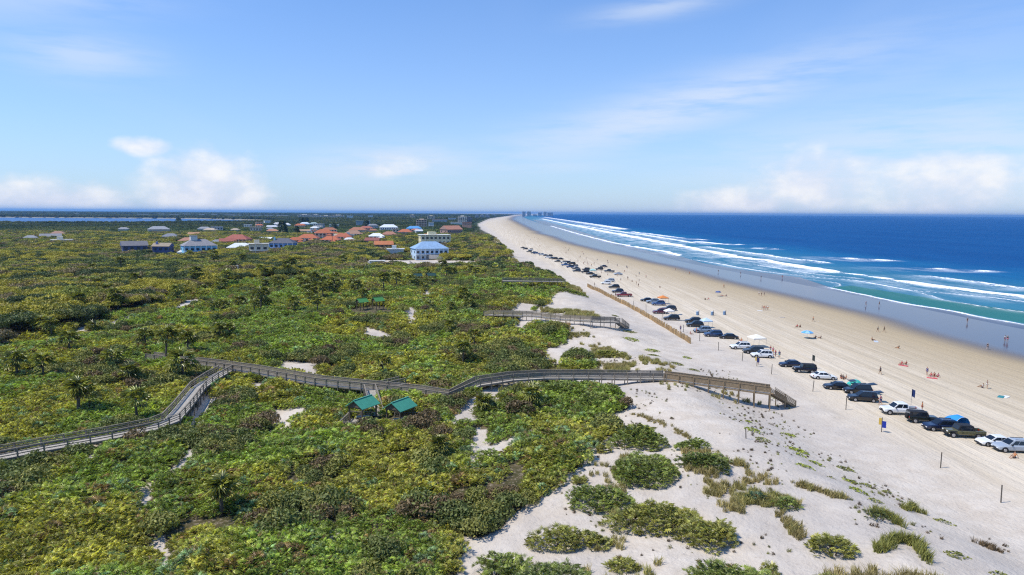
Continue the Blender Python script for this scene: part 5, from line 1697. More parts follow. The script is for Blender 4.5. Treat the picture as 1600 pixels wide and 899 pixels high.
# lamp post, utility poles, clearing furniture
def pole(name, label, px, foot, hpx, arm=False, h0=2.5, wood=True):
    p = P(px, foot, h0); d = math.hypot(p.x, p.y); h = hpx * d / F + h0
    o = empty(name, (p.x, p.y, T1(p.x, p.y)), 0, label, 'pole', 'poles among the houses')
    MB().tube([(0, 0, -.3), (0, 0, h)], [.2, .13], 7).build('pole', PW if wood else mat('pale_metal', (.62, .62, .6), .5), o)
    if arm: MB().bar((-1.2, 0, h - .6), (1.2, 0, h - .6), .14, .14).build('crossarm', PW, o)
    else: MB().box(-.8, -.2, h, .2, .2, h + .25).build('lamp_head', mat('pale_metal', (.62, .62, .6), .5), o)


pole('lamp_post', 'white lamp post beside the road in the left scrub', 372, 434, 12, False, .5, False)
for i, (a, b, hh) in enumerate([(474, 398, 12), (484, 396, 14), (519, 384, 12), (563, 378, 12), (598, 384, 11), (88, 376, 8), (629, 372, 8)]):
    pole('utility_pole', '%s wooden utility pole from the left among the villas' % 'second third fourth fifth sixth first seventh'.split()[i], a, b, hh, True)

# dark conical trees in the neighbourhood
def conifer_mesh(seed, h, rad):
    r = np.random.default_rng(seed)
    n = 420
    z = r.uniform(.08, 1, n); a = r.uniform(0, 6.283, n); q = rad * (1 - z) ** .7 * np.sqrt(r.uniform(.25, 1, n)) * r.uniform(.7, 1.15, n) + .15
    cen = np.stack([q * np.cos(a), q * np.sin(a), z * h], -1); nr = np.stack([np.cos(a), np.sin(a), .5 + 0 * a], -1)
    V, Fc, L = leaf_quads(cen, nr, h * .075, r, .6, .6)
    return mesh_np('crown', V, Fc, LEAF_OD, False, {'leaf': ('FLOAT', L)})
CM = [conifer_mesh(700 + i, 1.0, .26) for i in range(3)]
for i, (a, b, hp, lab) in enumerate([(441, 371, 20, 'tall dark cedar left of the villa cluster'), (463, 371, 12, 'shorter dark cedar left of the villa cluster'), (470, 354, 9, 'left of two small cedars before the condominium row'),
        (477, 352, 8, 'right of two small cedars before the condominium row'), (521, 362, 9, 'dark cedar above the tall villa'), (571, 358, 10, 'dark round tree by the teal-grey building'), (278, 356, 8, 'dark tree clump at the end of the lagoon')]):
    p = P(a, b, 2); d = math.hypot(p.x, p.y); h = hp * d / F + 2
    o = empty('cedar_tree', (p.x, p.y, T1(p.x, p.y)), random.uniform(0, 6), label=lab, cat='tree', group='dark trees among the houses')
    MB().tube([(0, 0, -.2), (0, 0, h * .8)], [h * .03, h * .008], 6).build('trunk', TRUNK, o)
    q = obj('crown', CM[i % 3], o, color=(.035, .055, .028)); q.scale = (h * (1.0 if hp > 10 else 1.5),) * 2 + (h,)

# clearing: wall, hut, rocks, a sand pile
cw = [P(a, b) for a, b in ((560, 409), (640, 405), (745, 406))]
o = empty('park_wall', cw[0], 0, 'long grey wall along the back of the sandy clearing', 'wall')
for a, b in zip(cw[:-1], cw[1:]):
    MB().bar(a - cw[0] + Vector((0, 0, .9)), b - cw[0] + Vector((0, 0, .9)), .3, 2.6).build('wall_panel', mat('grey_wall', (.32, .31, .30), .9, .15, 1), o)
p = P(589, 419)
o = empty('park_hut', (p.x, p.y, T1(p.x, p.y)), R(8), 'small white hut in the sandy clearing', 'hut')
MB().box(-4, -2.6, 0, 4, 2.6, 3.0).build('wall', TRIM, o)
MB().box(-4.4, -3, 3.0, 4.4, 3, 3.3).build('roof', cmat('roof', (.55, .55, .52)), o)
MB().box(-.5, -2.66, 0, .5, -2.602, 2.1).build('door', mat('dark_door', (.08, .08, .09), .6), o)
for x in (-2.4, 2.4): MB().box(x - .6, -2.66, 1.1, x + .6, -2.602, 2.1).build('window', GLASS, o)
p = P(747, 417)
o = empty('watch_tower', (p.x, p.y, T1(p.x, p.y)), 0, 'narrow pale wooden pyramid frame at the right end of the clearing', 'tower')
for sx in (-1, 1):
    for sy in (-1, 1): MB().bar((sx * 2, sy * 2, 0), (sx * .15, sy * .15, 5.2), .22, .22).build('leg', WOOD2, o)
for z in (1.4, 2.8): MB().box(-2 + z * .36, -2 + z * .36, z, 2 - z * .36, 2 - z * .36, z + .15).build('platform', WOOD2, o)
rr = np.random.default_rng(5)
for i in range(16):
    a, b = rr.uniform(640, 742), rr.uniform(411, 420)
    p = P(a, b)
    bm = bmesh.new(); bmesh.ops.create_icosphere(bm, subdivisions=2, radius=1.0)
    for v in bm.verts: v.co *= rr.uniform(.8, 1.15); v.co.z *= .6
    me = bpy.data.meshes.new('boulder'); bm.to_mesh(me); bm.free(); me.materials.append(mat('pale_rock', (.38, .34, .30), .9, .2, 1))
    q = obj('boulder', me, loc=(p.x, p.y, T1(p.x, p.y) + .1)); q.scale = (rr.uniform(.7, 1.6),) * 3
    tag(q, 'pale boulder lying in the sandy clearing', 'rock', 'pale boulders in the sandy clearing')
# ------------------------------------------------------------------ cars
PAINT = mat('car_paint', objcol=True, rough=.28, spec=.5, coat=.6)
CGLASS = mat('car_glass', (.012, .016, .022), .08, spec=.7)
TYRE = mat('tyre_rubber', (.018, .018, .019), .85)
RIM = mat('wheel_rim', (.45, .45, .47), .35, metal=.7)
BLACK = mat('black_trim', (.02, .02, .022), .6)
LAMP = mat('headlight_glass', (.75, .77, .8), .15, spec=.6)
RED = mat('tail_light', (.30, .012, .012), .25)


def ring(x, w, zb, zt):
    s = min(.14, (zt - zb) * .3)
    return [(x, -w * .9, zb), (x, -w, zb + (zt - zb) * .25), (x, -w, zt - s), (x, -w * .88, zt), (x, w * .88, zt), (x, w, zt - s), (x, w, zb + (zt - zb) * .25), (x, w * .9, zb)]


def quad_panel(c, u0, u1, v0, v1, off, name, m):
    """panel on the bilinear face c (four corners: bottom-left, bottom-right, top-right, top-left), set proud by off"""
    c = [Vector(p) for p in c]
    def at(u, v): return (c[0].lerp(c[1], u)).lerp(c[3].lerp(c[2], u), v)
    n = (c[1] - c[0]).cross(c[3] - c[0]).normalized() * off
    p = [at(u0, v0), at(u1, v0), at(u1, v1), at(u0, v1)]
    mb = MB(); mb.v = [tuple(q + n) for q in p] + [tuple(q - n) for q in p]
    mb.f = [(0, 1, 2, 3), (7, 6, 5, 4), (0, 4, 5, 1), (1, 5, 6, 2), (2, 6, 7, 3), (3, 7, 4, 0)]
    return name, mb.mesh(name, m)


def wheel_meshes(r, w):
    def disc(r0, y0, y1, m, nm, inner=None):
        n = 14
        rings = [[(rr * math.cos(6.2832 * j / n), y, rr * math.sin(6.2832 * j / n)) for j in range(n)] for rr, y in ((r0 * .9, y0), (r0, y0 + .03), (r0, y1 - .03), (r0 * .9, y1))]
        return MB().loft(rings).mesh(nm, m, False)
    return disc(r, -w / 2, w / 2, TYRE, 'wheel'), disc(r * .62, -w / 2 - .012, w / 2 + .012, RIM, 'rim')


def car_parts(kind):
    """list of (name, mesh, location, parent index or None, painted)"""
    S = {'suv': (4.75, .95, 1.76), 'sedan': (4.75, .91, 1.45), 'pickup': (5.85, .99, 1.92), 'jeep': (4.4, .90, 1.86), 'jeeptruck': (5.5, .92, 1.88)}[kind]
    L, W, Ht = S
    h = L / 2; out = []
    r = {'suv': .37, 'sedan': .33, 'pickup': .41, 'jeep': .41, 'jeeptruck': .42}[kind]
    zb = {'suv': .34, 'sedan': .26, 'pickup': .46, 'jeep': .48, 'jeeptruck': .5}[kind]
    belt = {'suv': 1.06, 'sedan': .93, 'pickup': 1.16, 'jeep': 1.16, 'jeeptruck': 1.17}[kind]
    if kind in ('suv', 'sedan'):
        st = [(-h, W * .80, zb + .18, belt - .22), (-h + .12, W * .93, zb + .05, belt - .06), (-h + .6, W, zb, belt), (h - 1.75, W, zb, belt), (h - 1.45, W, zb, belt - .02),
              (h - .5, W * .97, zb, belt - .12), (h - .15, W * .88, zb + .03, belt - .20), (h, W * .74, zb + .12, belt - .36)]
    elif kind == 'pickup':
        st = [(-h, W * .94, zb + .08, .80), (-h + .06, W, zb, .84), (-h + 1.9, W, zb, .84), (-h + 1.95, W, zb, belt), (h - 1.75, W, zb, belt), (h - .4, W * .98, zb, belt - .07), (h - .08, W * .92, zb + .04, belt - .12), (h, W * .85, zb + .12, belt - .22)]
    elif kind == 'jeep':
        st = [(-h, W * .96, zb, belt), (h - 1.55, W * .96, zb, belt), (h - 1.5, W * .82, zb + .1, belt - .01), (h - .25, W * .74, zb + .12, belt - .06), (h - .12, W * .72, zb + .15, belt - .12)]
    else:
        st = [(-h, W * .96, zb, .84), (-h + 1.55, W * .96, zb, .84), (-h + 1.6, W * .96, zb, belt), (h - 1.6, W * .96, zb, belt), (h - 1.55, W * .82, zb + .1, belt - .01), (h - .25, W * .74, zb + .12, belt - .06), (h - .12, W * .72, zb + .15, belt - .12)]
    mb = MB().loft([ring(*s) for s in st])
    out.append(('body', mb.mesh('body', PAINT, False), None, None, True))
    # cabin: four corners at the belt and at the roof
    c0, c1, r0, r1 = {'suv': (-h + .12, h - 1.35, -h + .45, h - 2.15), 'sedan': (-h + .55, h - 1.25, -h + 1.25, h - 2.05), 'pickup': (-h + 1.98, h - 1.4, -h + 2.15, h - 2.15),
                      'jeep': (-h + .02, h - 1.5, -h + .10, h - 1.75), 'jeeptruck': (-h + 1.62, h - 1.52, -h + 1.75, h - 1.8)}[kind]
    wb, wt = W * .90, W * (.74 if kind in ('suv', 'sedan') else .82)
    zr = Ht - .06
    bl = [(c0, -wb, belt), (c1, -wb, belt), (c1, wb, belt), (c0, wb, belt)]
    tl = [(r0, -wt, zr), (r1, -wt, zr), (r1, wt, zr), (r0, wt, zr)]
    m2 = [(r0 + .1, -wt * .85, Ht), (r1 - .12, -wt * .85, Ht), (r1 - .12, wt * .85, Ht), (r0 + .1, wt * .85, Ht)]
    bl2 = [(x, y, z - .05) for x, y, z in bl]
    mb = MB().loft([bl2, tl, m2])
    out.append(('cabin', mb.mesh('cabin', PAINT if kind not in ('jeep', 'jeeptruck') else BLACK, False), None, None, True))
    F_ = [bl[1], bl[2], tl[2], tl[1]]; B_ = [bl[3], bl[0], tl[0], tl[3]]; Rt = [bl[0], bl[1], tl[1], tl[0]]; Lt = [bl[2], bl[3], tl[3], tl[2]]
    add = lambda t: out.append((t[0], t[1], None, None, False))
    add(quad_panel(F_, .06, .94, .10, .94, .012, 'windshield', CGLASS)); add(quad_panel(B_, .08, .92, .16, .92, .012, 'rear_window', CGLASS))
    cuts = ((.06, .30), (.34, .62), (.65, .90)) if kind == 'suv' else ((.14, .48), (.52, .90)) if kind != 'pickup' else ((.08, .42), (.48, .90))
    for u0, u1 in cuts:
        add(quad_panel(Rt, u0, u1, .14, .92, .012, 'side_window', CGLASS)); add(quad_panel(Lt, 1 - u1, 1 - u0, .14, .92, .012, 'side_window', CGLASS))
    fx, rx = h - .88, -h + (.88 if kind not in ('pickup', 'jeeptruck') else 1.05)
    wm_, rm_ = wheel_meshes(r, .25)
    for x in (fx, rx):
        for s in (-1, 1):
            out.append(('wheel', wm_, (x, s * (W - .10), r), None, False)); out.append(('rim', rm_, (0, 0, 0), len(out) - 1, False))
            n = 12
            arch = MB().loft([[(x + (r + .07) * math.cos(t), s * (W + yo), r + (r + .07) * math.sin(t)) for t in np.linspace(0, 3.1416, n)] for yo in (-.2, .012)])
            out.append(('wheel_arch', arch.mesh('wheel_arch', BLACK), None, None, False))
    zf = st[-1][3] - .13; hw = st[-1][1]
    for s in (-1, 1):
        out.append(('headlight', MB().box(h - .14, s * (hw * .80) - .16, zf - .05, h + .012 - (.1 if 'jeep' in kind else 0), s * (hw * .80) + .16, zf + .09).mesh('headlight', LAMP), None, None, False))
        out.append(('tail_light', MB().box(-h - .012, s * W * .80 - .1, belt - .32, -h + .1, s * W * .80 + .1, belt - .10).mesh('tail_light', RED), None, None, False))
        out.append(('mirror', MB().box(c1 - .45, s * (W + .09) - .1, belt + .02, c1 - .25, s * (W + .09) + .1, belt + .17).mesh('mirror', BLACK), None, None, False))
    out.append(('front_bumper', MB().box(h - .22, -W * .80, zb - .02, h + .05, W * .80, zb + .20).mesh('front_bumper', BLACK, False, .03), None, None, False))
    out.append(('rear_bumper', MB().box(-h - .07, -W * .86, zb - .02, -h + .15, W * .86, zb + .18).mesh('rear_bumper', BLACK, False, .03), None, None, False))
    out.append(('grille', MB().box(h - .2, -hw * .5, zf - .16, h + .008 - (.1 if 'jeep' in kind else 0), hw * .5, zf + .06).mesh('grille', BLACK), None, None, False))
    if kind in ('pickup', 'jeeptruck'):
        e = -h + (1.9 if kind == 'pickup' else 1.55)
        for s in (-1, 1): out.append(('bed_side', MB().box(-h + .02, s * (W * .95) - .06, .80, e, s * (W * .95) + .06, belt).mesh('bed_side', PAINT), None, None, True))
        out.append(('tailgate', MB().box(-h - .03, -W * .89, .80, -h + .05, W * .89, belt).mesh('tailgate', PAINT), None, None, True))
        out.append(('bed_floor', MB().box(-h + .055, -W * .88, .842, e - .02, W * .88, .86).mesh('bed_floor', BLACK), None, None, False))
    if 'jeep' in kind:
        for s in (-1, 1):
            out.append(('fender', MB().box(h - 1.35, s * W * .86 - .17, .93, h - .2, s * W * .86 + .17, .99).mesh('fender', BLACK), None, None, False))
    if kind == 'jeep':
        sp = MB().loft([[(x, q * math.cos(t), 1.0 + q * math.sin(t)) for t in np.linspace(0, 6.2832, 15)[:-1]] for x, q in ((-h - .005, .36), (-h - .05, .40), (-h - .24, .40), (-h - .27, .34))])
        out.append(('spare_wheel', sp.mesh('spare_wheel', TYRE), None, None, False))
    if kind == 'suv':
        for s in (-1, 1): out.append(('roof_rail', MB().bar((r0 + .2, s * wt * .8, Ht + .04), (r1 - .2, s * wt * .8, Ht + .04), .04, .05).mesh('roof_rail', BLACK), None, None, False))
    return out


PARTS = {k: car_parts(k) for k in ('suv', 'sedan', 'pickup', 'jeep', 'jeeptruck')}
SMALL = ('headlight', 'tail_light', 'mirror', 'grille', 'roof_rail', 'wheel_arch', 'front_bumper', 'rear_bumper')


def car(kind, px, py, color, label, nose=180.0, group='cars parked along the beach', hatch=False, at=None, name=None):
    p = at if at is not None else P(px, py)
    far = math.hypot(p.x, p.y) > 300
    y = p.y + (1.0 if at is None else 0)
    g = T1(p.x, y)
    o = empty(name or {'suv': 'parked_car', 'sedan': 'parked_car', 'pickup': 'pickup_truck', 'jeep': 'parked_jeep', 'jeeptruck': 'pickup_truck'}[kind],
              (p.x, y, g - .02), R(nose), label, {'pickup': 'pickup', 'jeeptruck': 'pickup', 'jeep': 'jeep'}.get(kind, 'car'), group)
    # sit on the slope of the beach
    c, s = math.cos(R(nose)), math.sin(R(nose))
    zf = T1(p.x + c * 1.4, y + s * 1.4); zr = T1(p.x - c * 1.4, y - s * 1.4)
    o.rotation_euler = Euler((0, -math.atan2(zf - zr, 2.8), R(nose)), 'XYZ')
    o.location.z = (zf + zr) / 2 - .02
    made = {}
    for i, (nm, me, loc, par, painted) in enumerate(PARTS[kind]):
        if far and nm in SMALL: continue
        made[i] = obj(nm, me, made[par] if par is not None else o, loc=loc, color=color if painted else None)
    if hatch:
        L, Ht = 4.75 / 2, 1.70
        MB().bar((-L + .42, 0, Ht), (-L - .75, 0, Ht + .18), 1.45, .06).build('tailgate_open', PAINT, o, color=color)
        MB().bar((-L + .1, 0, Ht + .085), (-L - .5, 0, Ht + .175), 1.15, .05).build('tailgate_glass', CGLASS, o)
    return o


K, NV, BL, WH, SV, OL, DGc = (.008, .008, .010), (.010, .016, .045), (.03, .08, .22), (.78, .78, .77), (.36, .40, .45), (.13, .12, .055), (.014, .018, .013)
CARS = [
    ('suv', 1592, 699, SV, 'silver-blue car cut by the right edge of the picture', 178, False), ('sedan', 1565, 690, WH, 'white car half hidden behind the silver-blue one', 174, False),
    ('jeeptruck', 1514, 677, OL, 'olive tan pickup with pale wheels beside the blue tent', 178, False), ('suv', 1478, 667, NV, 'navy car between the olive pickup and the dark green jeep', 176, False),
    ('jeep', 1449, 655, DGc, 'dark green jeep with a spare wheel facing the sea', -6, False), ('pickup', 1414, 642, WH, 'white pickup truck with a dark bed, nose to the dunes', 176, False),
    ('suv', 1354, 622, K, 'black car with its tailgate open behind the white pickup', 178, True), ('suv', 1346, 610, K, 'second black car partly hidden behind the open-tailgate one', 178, True),
    ('sedan', 1314, 604, K, 'black hatchback just right of the white sedan', 176, True), ('sedan', 1292, 588, WH, 'white sedan facing the sea', 2, False),
    ('jeep', 1261, 578, (.008, .012, .03), 'tall boxy navy jeep left of the white sedan', 180, False), ('sedan', 1240, 569, NV, 'low dark blue car left of the boxy jeep', 180, False),
    ('suv', 1194, 555, WH, 'white car with dark roof beside the people with towels', 178, False), ('suv', 1181, 549, (.03, .035, .04), 'charcoal car squeezed between two white cars', 178, False),
    ('suv', 1160, 542, WH, 'white car by the white canopy', 178, False), ('sedan', 1141, 526, K, 'black sedan at the end of a short gap in the row', 178, False),
    ('suv', 1117, 523, (.02, .05, .13), 'blue car left of the black sedan', 178, False), ('suv', 1100, 517, (.20, .26, .34), 'grey-blue car behind the blue one', 178, False),
    ('suv', 1088, 508, K, 'front black car of a pair near the fence end', 180, False), ('suv', 1085, 502, K, 'rear black car of a pair near the fence end', 180, False),
    ('suv', 1051, 498, K, 'black car with raised tailgate below the small white awning', 180, True), ('suv', 1033, 488, (.09, .01, .035), 'maroon car beside the small white awning', 178, False),
    ('suv', 1047, 483, (.03, .035, .045), 'dark grey car right of the maroon one', 178, False), ('suv', 1030, 475, BL, 'blue car below the orange awning', 180, False),
    ('suv', 1021, 472, (.25, .31, .38), 'pale blue-grey car left of the blue one', 180, False), ('sedan', 1012, 469, K, 'black car at the far end of the orange awning group', 180, False),
    ('pickup', 976, 462, (.20, .008, .02), 'bright red pickup along the slatted fence', 180, False), ('suv', 966, 456, NV, 'navy car behind the red pickup', 180, False),
    ('suv', 960, 449, K, 'black car two behind the red pickup', 180, False), ('suv', 947, 443, WH, 'white car near the far end of the fence', 180, False), ('suv', 953, 439, SV, 'silver car just beyond the white one near the far fence end', 180, False),
    ('pickup', 930, 433, K, 'long black pickup at the gap in the far row', 180, False)]
for kd, a, b, c, lab, ns, ht in CARS: car(kd, a, b, c, lab, ns + random.gauss(0, 2), hatch=ht)
FAR_NM = ['black', 'black', 'navy', 'dark blue', 'dark grey', 'silver', 'blue', 'black', 'white', 'charcoal']
FAR_COL = [K, K, NV, (.02, .03, .05), (.05, .05, .055), SV, BL, K, WH, (.03, .03, .03)]
for i, (a, b) in enumerate([(922, 428), (914, 426), (915, 422), (901, 424), (900, 420), (897, 417), (884, 415), (886, 411), (880, 411), (871, 409), (875, 405), (866, 405), (862, 404), (858, 401), (852, 400), (847, 399),
                            (838, 397), (833, 396), (828, 391.5), (826, 394), (820, 390), (816, 388), (943, 416), (952, 424), (936, 421), (966, 428), (890, 418), (893, 413), (855, 403)]):
    car(random.choice(['suv', 'suv', 'sedan', 'jeep', 'pickup']), a, b, FAR_COL[i % 10], 'small ' + FAR_NM[i % 10] + ' car in the crowded far row up the beach', 180 + random.gauss(0, 3), 'cars in the crowded far row')
p = P(8, 549, 1.0)
car('suv', 0, 0, (.22, .02, .03), 'red car half hidden in the scrub at the left edge', 100, None, False, at=Vector((p.x, p.y, 0)))
for i, (a, b) in enumerate([(628, 417), (648, 418), (662, 416), (676, 418), (690, 416), (704, 418), (718, 417)]):
    q = P(a, b)
    car(['suv', 'sedan', 'pickup'][i % 3], a, b, [K, WH, SV, (.05, .05, .06), WH, NV, SV][i], '%s car from the left parked in the sandy clearing' % 'first second third fourth fifth sixth seventh'.split()[i], 90 + random.gauss(0, 8), 'cars parked in the sandy clearing')


# ------------------------------------------------------------------ people standing, walking and lying on the beach
SK = [(.42, .24, .15), (.50, .31, .21), (.30, .16, .09), (.46, .27, .18)]
CL = [(.02, .02, .03), (.45, .05, .06), (.03, .06, .22), (.70, .70, .68), (.05, .25, .30), (.50, .20, .08), (.10, .10, .12), (.42, .12, .22), (.06, .15, .08)]
CN = ['black', 'red', 'navy blue', 'white', 'teal', 'orange', 'dark grey', 'pink', 'dark green']


def person(px, py, pose, where, top=None, bottom=None, bare=False, group='people on the beach', yaw=None):
    p = P(px, py)
    t = random.randrange(9) if top is None else top; b = random.randrange(9) if bottom is None else bottom
    act = {'stand': 'standing', 'walk': 'walking', 'sit': 'sitting', 'lie': 'lying'}[pose]
    lab = 'person in %s %s %s %s' % (CN[b] + ' shorts' if bare else CN[t] + ' top', act, 'on', where)
    lab = lab.replace(' on on ', ' on ').replace(' on beside', ' beside').replace(' on behind', ' behind').replace(' on under', ' under').replace(' on at', ' at').replace(' on in', ' in').replace(' on near', ' near')
    o = empty('person', (p.x, p.y, T1(p.x, p.y) + .005), random.uniform(0, 6.28) if yaw is None else yaw, lab, 'person', group)
    k = random.uniform(.92, 1.06); o.scale = (k, k, k)
    bd, sh, st, hr = PEOPLE[pose]
    obj('body', bd, o, color=random.choice(SK)); obj('shorts', sh, o, color=CL[b])
    if not bare: obj('shirt', st, o, color=CL[t])
    obj('hair', hr, o, color=random.choice([(.03, .02, .015), (.10, .055, .025), (.30, .19, .08)]))
    return o


PPL = [(1571, 524, 'stand', 'the wet sand, left of the far-right pair', 3, 7), (1575, 525, 'stand', 'the wet sand, right of the far-right pair', 0, 7), (1544, 537, 'walk', 'the tan sand near the right edge', 0, 6),
       (1405, 537, 'sit', 'the sand in the middle of the right beach', 0, 5), (1364, 525, 'sit', 'the sand left of the blue towel', 5, 0), (1372, 512, 'walk', 'the damp sand, left of a pair', 4, 0), (1382, 512, 'walk', 'the damp sand, right of a pair', 0, 8),
       (1410, 562, 'sit', 'the sand, left of a red pair', 1, 1), (1417, 562, 'sit', 'the sand, right of a red pair', 1, 0), (1377, 578, 'walk', 'the open sand behind the black cars', 6, 0),
       (1450, 578, 'stand', 'the sand beside a red group', 2, 2), (1456, 580, 'sit', 'the sand, left in a red group', 1, 7), (1461, 580, 'sit', 'the sand, middle of a red group', 1, 1), (1467, 581, 'sit', 'the sand, right in a red group', 7, 1),
       (1537, 597, 'sit', 'the sand beside a grey figure', 3, 6), (1544, 598, 'stand', 'the sand at far right above the towel', 6, 3), (1378, 626, 'walk', 'behind the black car with open tailgate', 7, 2), (1443, 635, 'stand', 'beside the white pickup tailgate', 5, 1),
       (1588, 706, 'sit', 'the sand at the right edge by the silver-blue car', 5, 0), (1512, 496, 'walk', 'the water line far right', 0, 6), (1353, 471, 'walk', 'the wet sand, left of two walkers', 7, 3), (1374, 471, 'walk', 'the wet sand, right of two walkers', 0, 6),
       (1271, 497, 'walk', 'the damp sand above the blue umbrella', 5, 0), (1246, 506, 'sit', 'the sand, left of two above the umbrella', 1, 0), (1251, 506, 'sit', 'the sand, right of two above the umbrella', 0, 5),
       (1189, 431, 'walk', 'the wet sand in the middle of the beach', 0, 2), (1186, 457, 'stand', 'the sand, left of three by the wet edge', 3, 6), (1190, 458, 'stand', 'the sand, middle of three by the wet edge', 0, 0), (1194, 458, 'stand', 'the sand, right of three by the wet edge', 6, 2),
       (1131, 446, 'walk', 'the sand right of the small umbrella', 5, 0), (1077, 426, 'walk', 'the wet edge left of centre', 5, 6), (1055, 420, 'walk', 'the wet edge farther left', 1, 0), (1122, 422, 'walk', 'the wet sand left of a lone wader', 0, 0), (1157, 425, 'walk', 'the wet sand as a lone wader', 2, 0),
       (1031, 447, 'sit', 'the sand above the orange awning', 0, 6), (1102, 465, 'sit', 'the sand, left of a couple', 0, 8), (1107, 465, 'sit', 'the sand, right of a couple', 1, 3), (1191, 480, 'stand', 'the sand, left in a standing group of four', 7, 3), (1194, 480, 'stand', 'the sand, second in a standing group of four', 5, 1),
       (1197, 480, 'stand', 'the sand, third in a standing group of four', 1, 7), (1200, 480, 'stand', 'the sand, last in a standing group of four', 3, 5), (1128, 458, 'lie', 'the sand under the small umbrella', 1, 7), (1135, 459, 'sit', 'the sand beside the small umbrella', 0, 2),
       (1064, 515, 'stand', 'the sand left of the fence end cars', 2, 2), (1080, 519, 'sit', 'the sand in front of the grey-blue car', 1, 5), (1089, 517, 'stand', 'beside the grey-blue car', 7, 1), (1275, 523, 'sit', 'the sand under the blue umbrella, right one', 0, 6), (1266, 523, 'lie', 'the sand under the blue umbrella, left one', 0, 0),
       (1283, 523, 'sit', 'the sand right of the blue umbrella', 6, 0), (1205, 546, 'stand', 'behind the white cars, first of the towel people', 1, 3), (1209, 549, 'stand', 'behind the white cars, second of the towel people', 7, 5), (1213, 552, 'stand', 'behind the white cars, third of the towel people', 1, 2),
       (1219, 555, 'stand', 'behind the white cars, last towel person', 2, 4), (1186, 565, 'stand', 'the sand near the yellow and navy sign', 0, 2), (1316, 585, 'sit', 'the sand, left of three by the white sedan', 0, 1), (1319, 586, 'sit', 'the sand, middle of three by the white sedan', 6, 0),
       (1323, 586, 'sit', 'the sand, right of three by the white sedan', 5, 6), (1222, 430, 'walk', 'the wet sand far from others', 0, 7), (962, 462, 'stand', 'the sand beside the fence', 0, 0), (1519, 664, 'sit', 'behind the olive pickup', 1, 2), (1159, 529, 'sit', 'behind the black sedan', 5, 1), (929, 446, 'stand', 'the far end of the fence', 0, 6)]
for a, b, ps, wh, t, bt in PPL: person(a, b, ps, wh, t, bt)
for i in range(46):      # the far crowd, each a few pixels
    f = random.random()
    a = random.uniform(820, 1000) if f < .7 else random.uniform(880, 1010)
    yy = np.interp(a, [815, 860, 930, 1010], [386, 396, 428, 452]) - random.uniform(2, 26)
    wt = np.interp(a, [815, 900, 980, 1050], [368, 383, 398, 412])
    yy = max(yy, wt)
    person(a, yy, random.choice(['stand', 'walk', 'sit']), 'the far beach', i % 9, i % 3 * 2, False, 'people in the far beach crowd')


# ------------------------------------------------------------------ umbrellas, awnings, bins, towels
def umbrella(label, px, py, cols, r=1.3, h=2.2):
    p = P(px, py)
    o = empty('beach_umbrella', (p.x, p.y, T1(p.x, p.y)), 0, label, 'umbrella', 'beach umbrellas')
    MB().tube([(0, 0, -.2), (0, 0, h + .12)], [.025, .02], 6).build('pole', TRIM, o)
    n = 8
    for i in range(n):
        a0, a1 = 6.2832 * i / n, 6.2832 * (i + 1) / n
        mb = MB()
        P_ = lambda a, q: (q * r * math.cos(a), q * r * math.sin(a), h - .5 * q * q)
        for q0, q1 in ((.02, .55), (.55, 1.0)): mb.poly([P_(a0, q0), P_(a0, q1), P_(a1, q1), P_(a1, q0)])
        mb.poly([P_(a0, 1), (r * math.cos(a0), r * math.sin(a0), h - .62), (r * math.cos(a1), r * math.sin(a1), h - .62), P_(a1, 1)])
        mb.build('canopy_panel', cmat('cloth', cols[i % len(cols)]), o)


def awning(label, px, py, col, w=3.0, h=2.3, leg=True, yaw=10):
    p = P(px, py)
    o = empty('beach_canopy', (p.x, p.y, T1(p.x, p.y)), R(yaw), label, 'canopy', 'beach canopies')
    hw = w / 2
    for sx in (-1, 1):
        for sy in (-1, 1): MB().tube([(sx * hw, sy * hw, -.1), (sx * hw, sy * hw, h)], [.03, .03], 6).build('leg', mat('pole_grey', (.35, .35, .36), .4, metal=.5), o)
    c = [(-hw, -hw), (hw, -hw), (hw, hw), (-hw, hw)]
    m = cmat('cloth', col)
    for i in range(4):
        a, b = c[i], c[(i + 1) % 4]
        MB().poly([(a[0] * 1.05, a[1] * 1.05, h), (b[0] * 1.05, b[1] * 1.05, h), (0, 0, h + .8)]).poly([(a[0] * 1.05, a[1] * 1.05, h), (a[0] * 1.05, a[1] * 1.05, h - .25), (b[0] * 1.05, b[1] * 1.05, h - .25), (b[0] * 1.05, b[1] * 1.05, h)]).build('roof_panel', m, o)


def tent(label, px, py, col, w=2.6, h=1.9):
    p = P(px, py)
    o = empty('beach_tent', (p.x, p.y, T1(p.x, p.y)), R(15), label, 'tent', 'beach tents')
    n = 7; rings = []
    for i in range(n + 1):
        t = math.pi * i / n
        rings.append([(-w / 2 * math.cos(t), y, max(0, h * math.sin(t) ** .6 * s)) for y, s in ((-w * .4, .95), (0, 1.0), (w * .35, .8), (w * .5, .35))])
    mb = MB()
    for a, b in zip(rings[:-1], rings[1:]):
        for i in range(3): mb.poly([a[i], a[i + 1], b[i + 1], b[i]])
    mb.build('shell', cmat('cloth', col), o)
    MB().tube([rings[i][0] for i in range(n + 1)], [.02] * (n + 1), 5).build('hoop', TRIM, o)


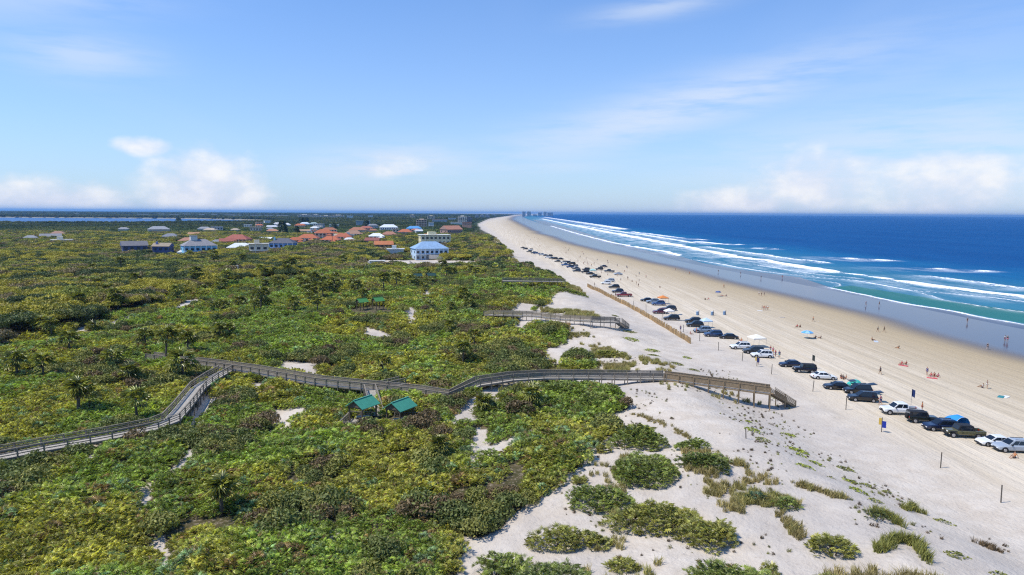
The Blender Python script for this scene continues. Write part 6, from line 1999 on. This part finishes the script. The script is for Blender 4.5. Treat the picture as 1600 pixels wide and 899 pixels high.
umbrella('blue and white umbrella on the open sand right of centre', 1262, 523, [(.10, .34, .62), (.30, .52, .74)], 1.6, 2.1)
umbrella('small dark blue umbrella near the wet sand', 1122, 459, [(.04, .08, .22), (.10, .14, .30)], 1.3)
umbrella('teal umbrella behind the black cars', 1338, 600, [(.05, .42, .36), (.10, .50, .44)], 1.0, 1.7)
awning('white canopy behind the white car and the black sedan', 1183, 537, (.74, .70, .62), 3.2)
awning('orange canopy behind the blue car', 1036, 472, (.62, .22, .06), 3.0)
awning('small white awning between maroon and black cars', 1046, 492, (.72, .68, .64), 2.6, 1.9)
tent('bright blue beach tent behind the olive pickup', 1495, 662, (.03, .26, .66), 3.0, 2.3)
tent('teal beach tent behind the black hatchback', 1333, 598, (.06, .45, .40), 1.6, 1.2)
awning('pale blue canopy behind the pair of black cars', 1104, 508, (.46, .58, .72), 2.6, 2.0)
awning('teal canopy in the far row', 926, 427, (.30, .52, .50), 3.0, 2.2)
for i, (a, b, lab) in enumerate([(1090, 489, 'left'), (1113, 489, 'middle'), (1132, 488, 'right')]):
    p = P(a, b)
    o = empty('trash_barrel', (p.x, p.y, T1(p.x, p.y)), 0, '%s of three blue-grey trash barrels on the sand' % lab, 'trash barrel', 'blue-grey trash barrels')
    n = 14
    MB().loft([[(q * math.cos(6.2832 * j / n), q * math.sin(6.2832 * j / n), z) for j in range(n)] for q, z in ((.40, 0), (.42, .3), (.40, .6), (.42, .9), (.40, 1.15))]).build('barrel', mat('barrel_blue', (.16, .25, .38), .6, .1), o)
    MB().loft([[(q * math.cos(6.2832 * j / n), q * math.sin(6.2832 * j / n), z) for j in range(n)] for q, z in ((.44, 1.152), (.44, 1.22), (.2, 1.36))]).build('lid', mat('barrel_lid', (.45, .5, .56), .6), o)
    MB().box(.46, -.06, -.3, .58, .06, 1.6).build('post', PW, o)
for i, (a, b, c, lab) in enumerate([(1370, 527, (.55, .62, .75), 'pale blue towel on the sand'), (1566, 611, (.05, .25, .28), 'teal towel bundle at the far right'), (1573, 611, (.7, .7, .7), 'white towel at the far right'),
        (1222, 491, (.5, .45, .4), 'tan towel left of the sitting pair'), (1458, 583, (.62, .10, .12), 'red blanket under the red group'), (1413, 564, (.55, .08, .10), 'red towel under the red pair'), (1188, 481, (.74, .74, .72), 'white bag beside the standing group')]):
    p = P(a, b)
    mb = MB()
    for k in range(6):
        x0, x1 = -.9 + k * .3, -.6 + k * .3
        mb.box(x0, -.45, -.01, x1 - .001, .45, .05 + .05 * (k % 2) + random.uniform(0, .04))
    tag(mb.build('beach_towel', cmat('cloth', c), loc=(p.x, p.y, T1(p.x, p.y)), rot=(0, 0, random.uniform(0, 3))), lab, 'towel', 'towels on the beach')


# ------------------------------------------------------------------ the air: even thin haze over land and sea
def build_haze():
    m = bpy.data.materials.new('haze'); m.use_nodes = True
    w = NT(m.node_tree)
    v = w.n('ShaderNodeVolumePrincipled', {'Color': C3(HAZE_COLOR), 'Density': HAZE_DENSITY, 'Anisotropy': 0.2})
    out = w.n('ShaderNodeOutputMaterial')
    w.t.links.new(v.outputs[0], out.inputs['Volume'])
    o = MB().box(-47000, -47000, -9, 47000, 47000, 92).build('haze', m)
    tag(o, 'thin blue haze over the far shore and woods', 'haze', kind='stuff')


HAZE_COLOR, HAZE_DENSITY = (.25, .55, 1.0), 4.8e-5
build_haze()
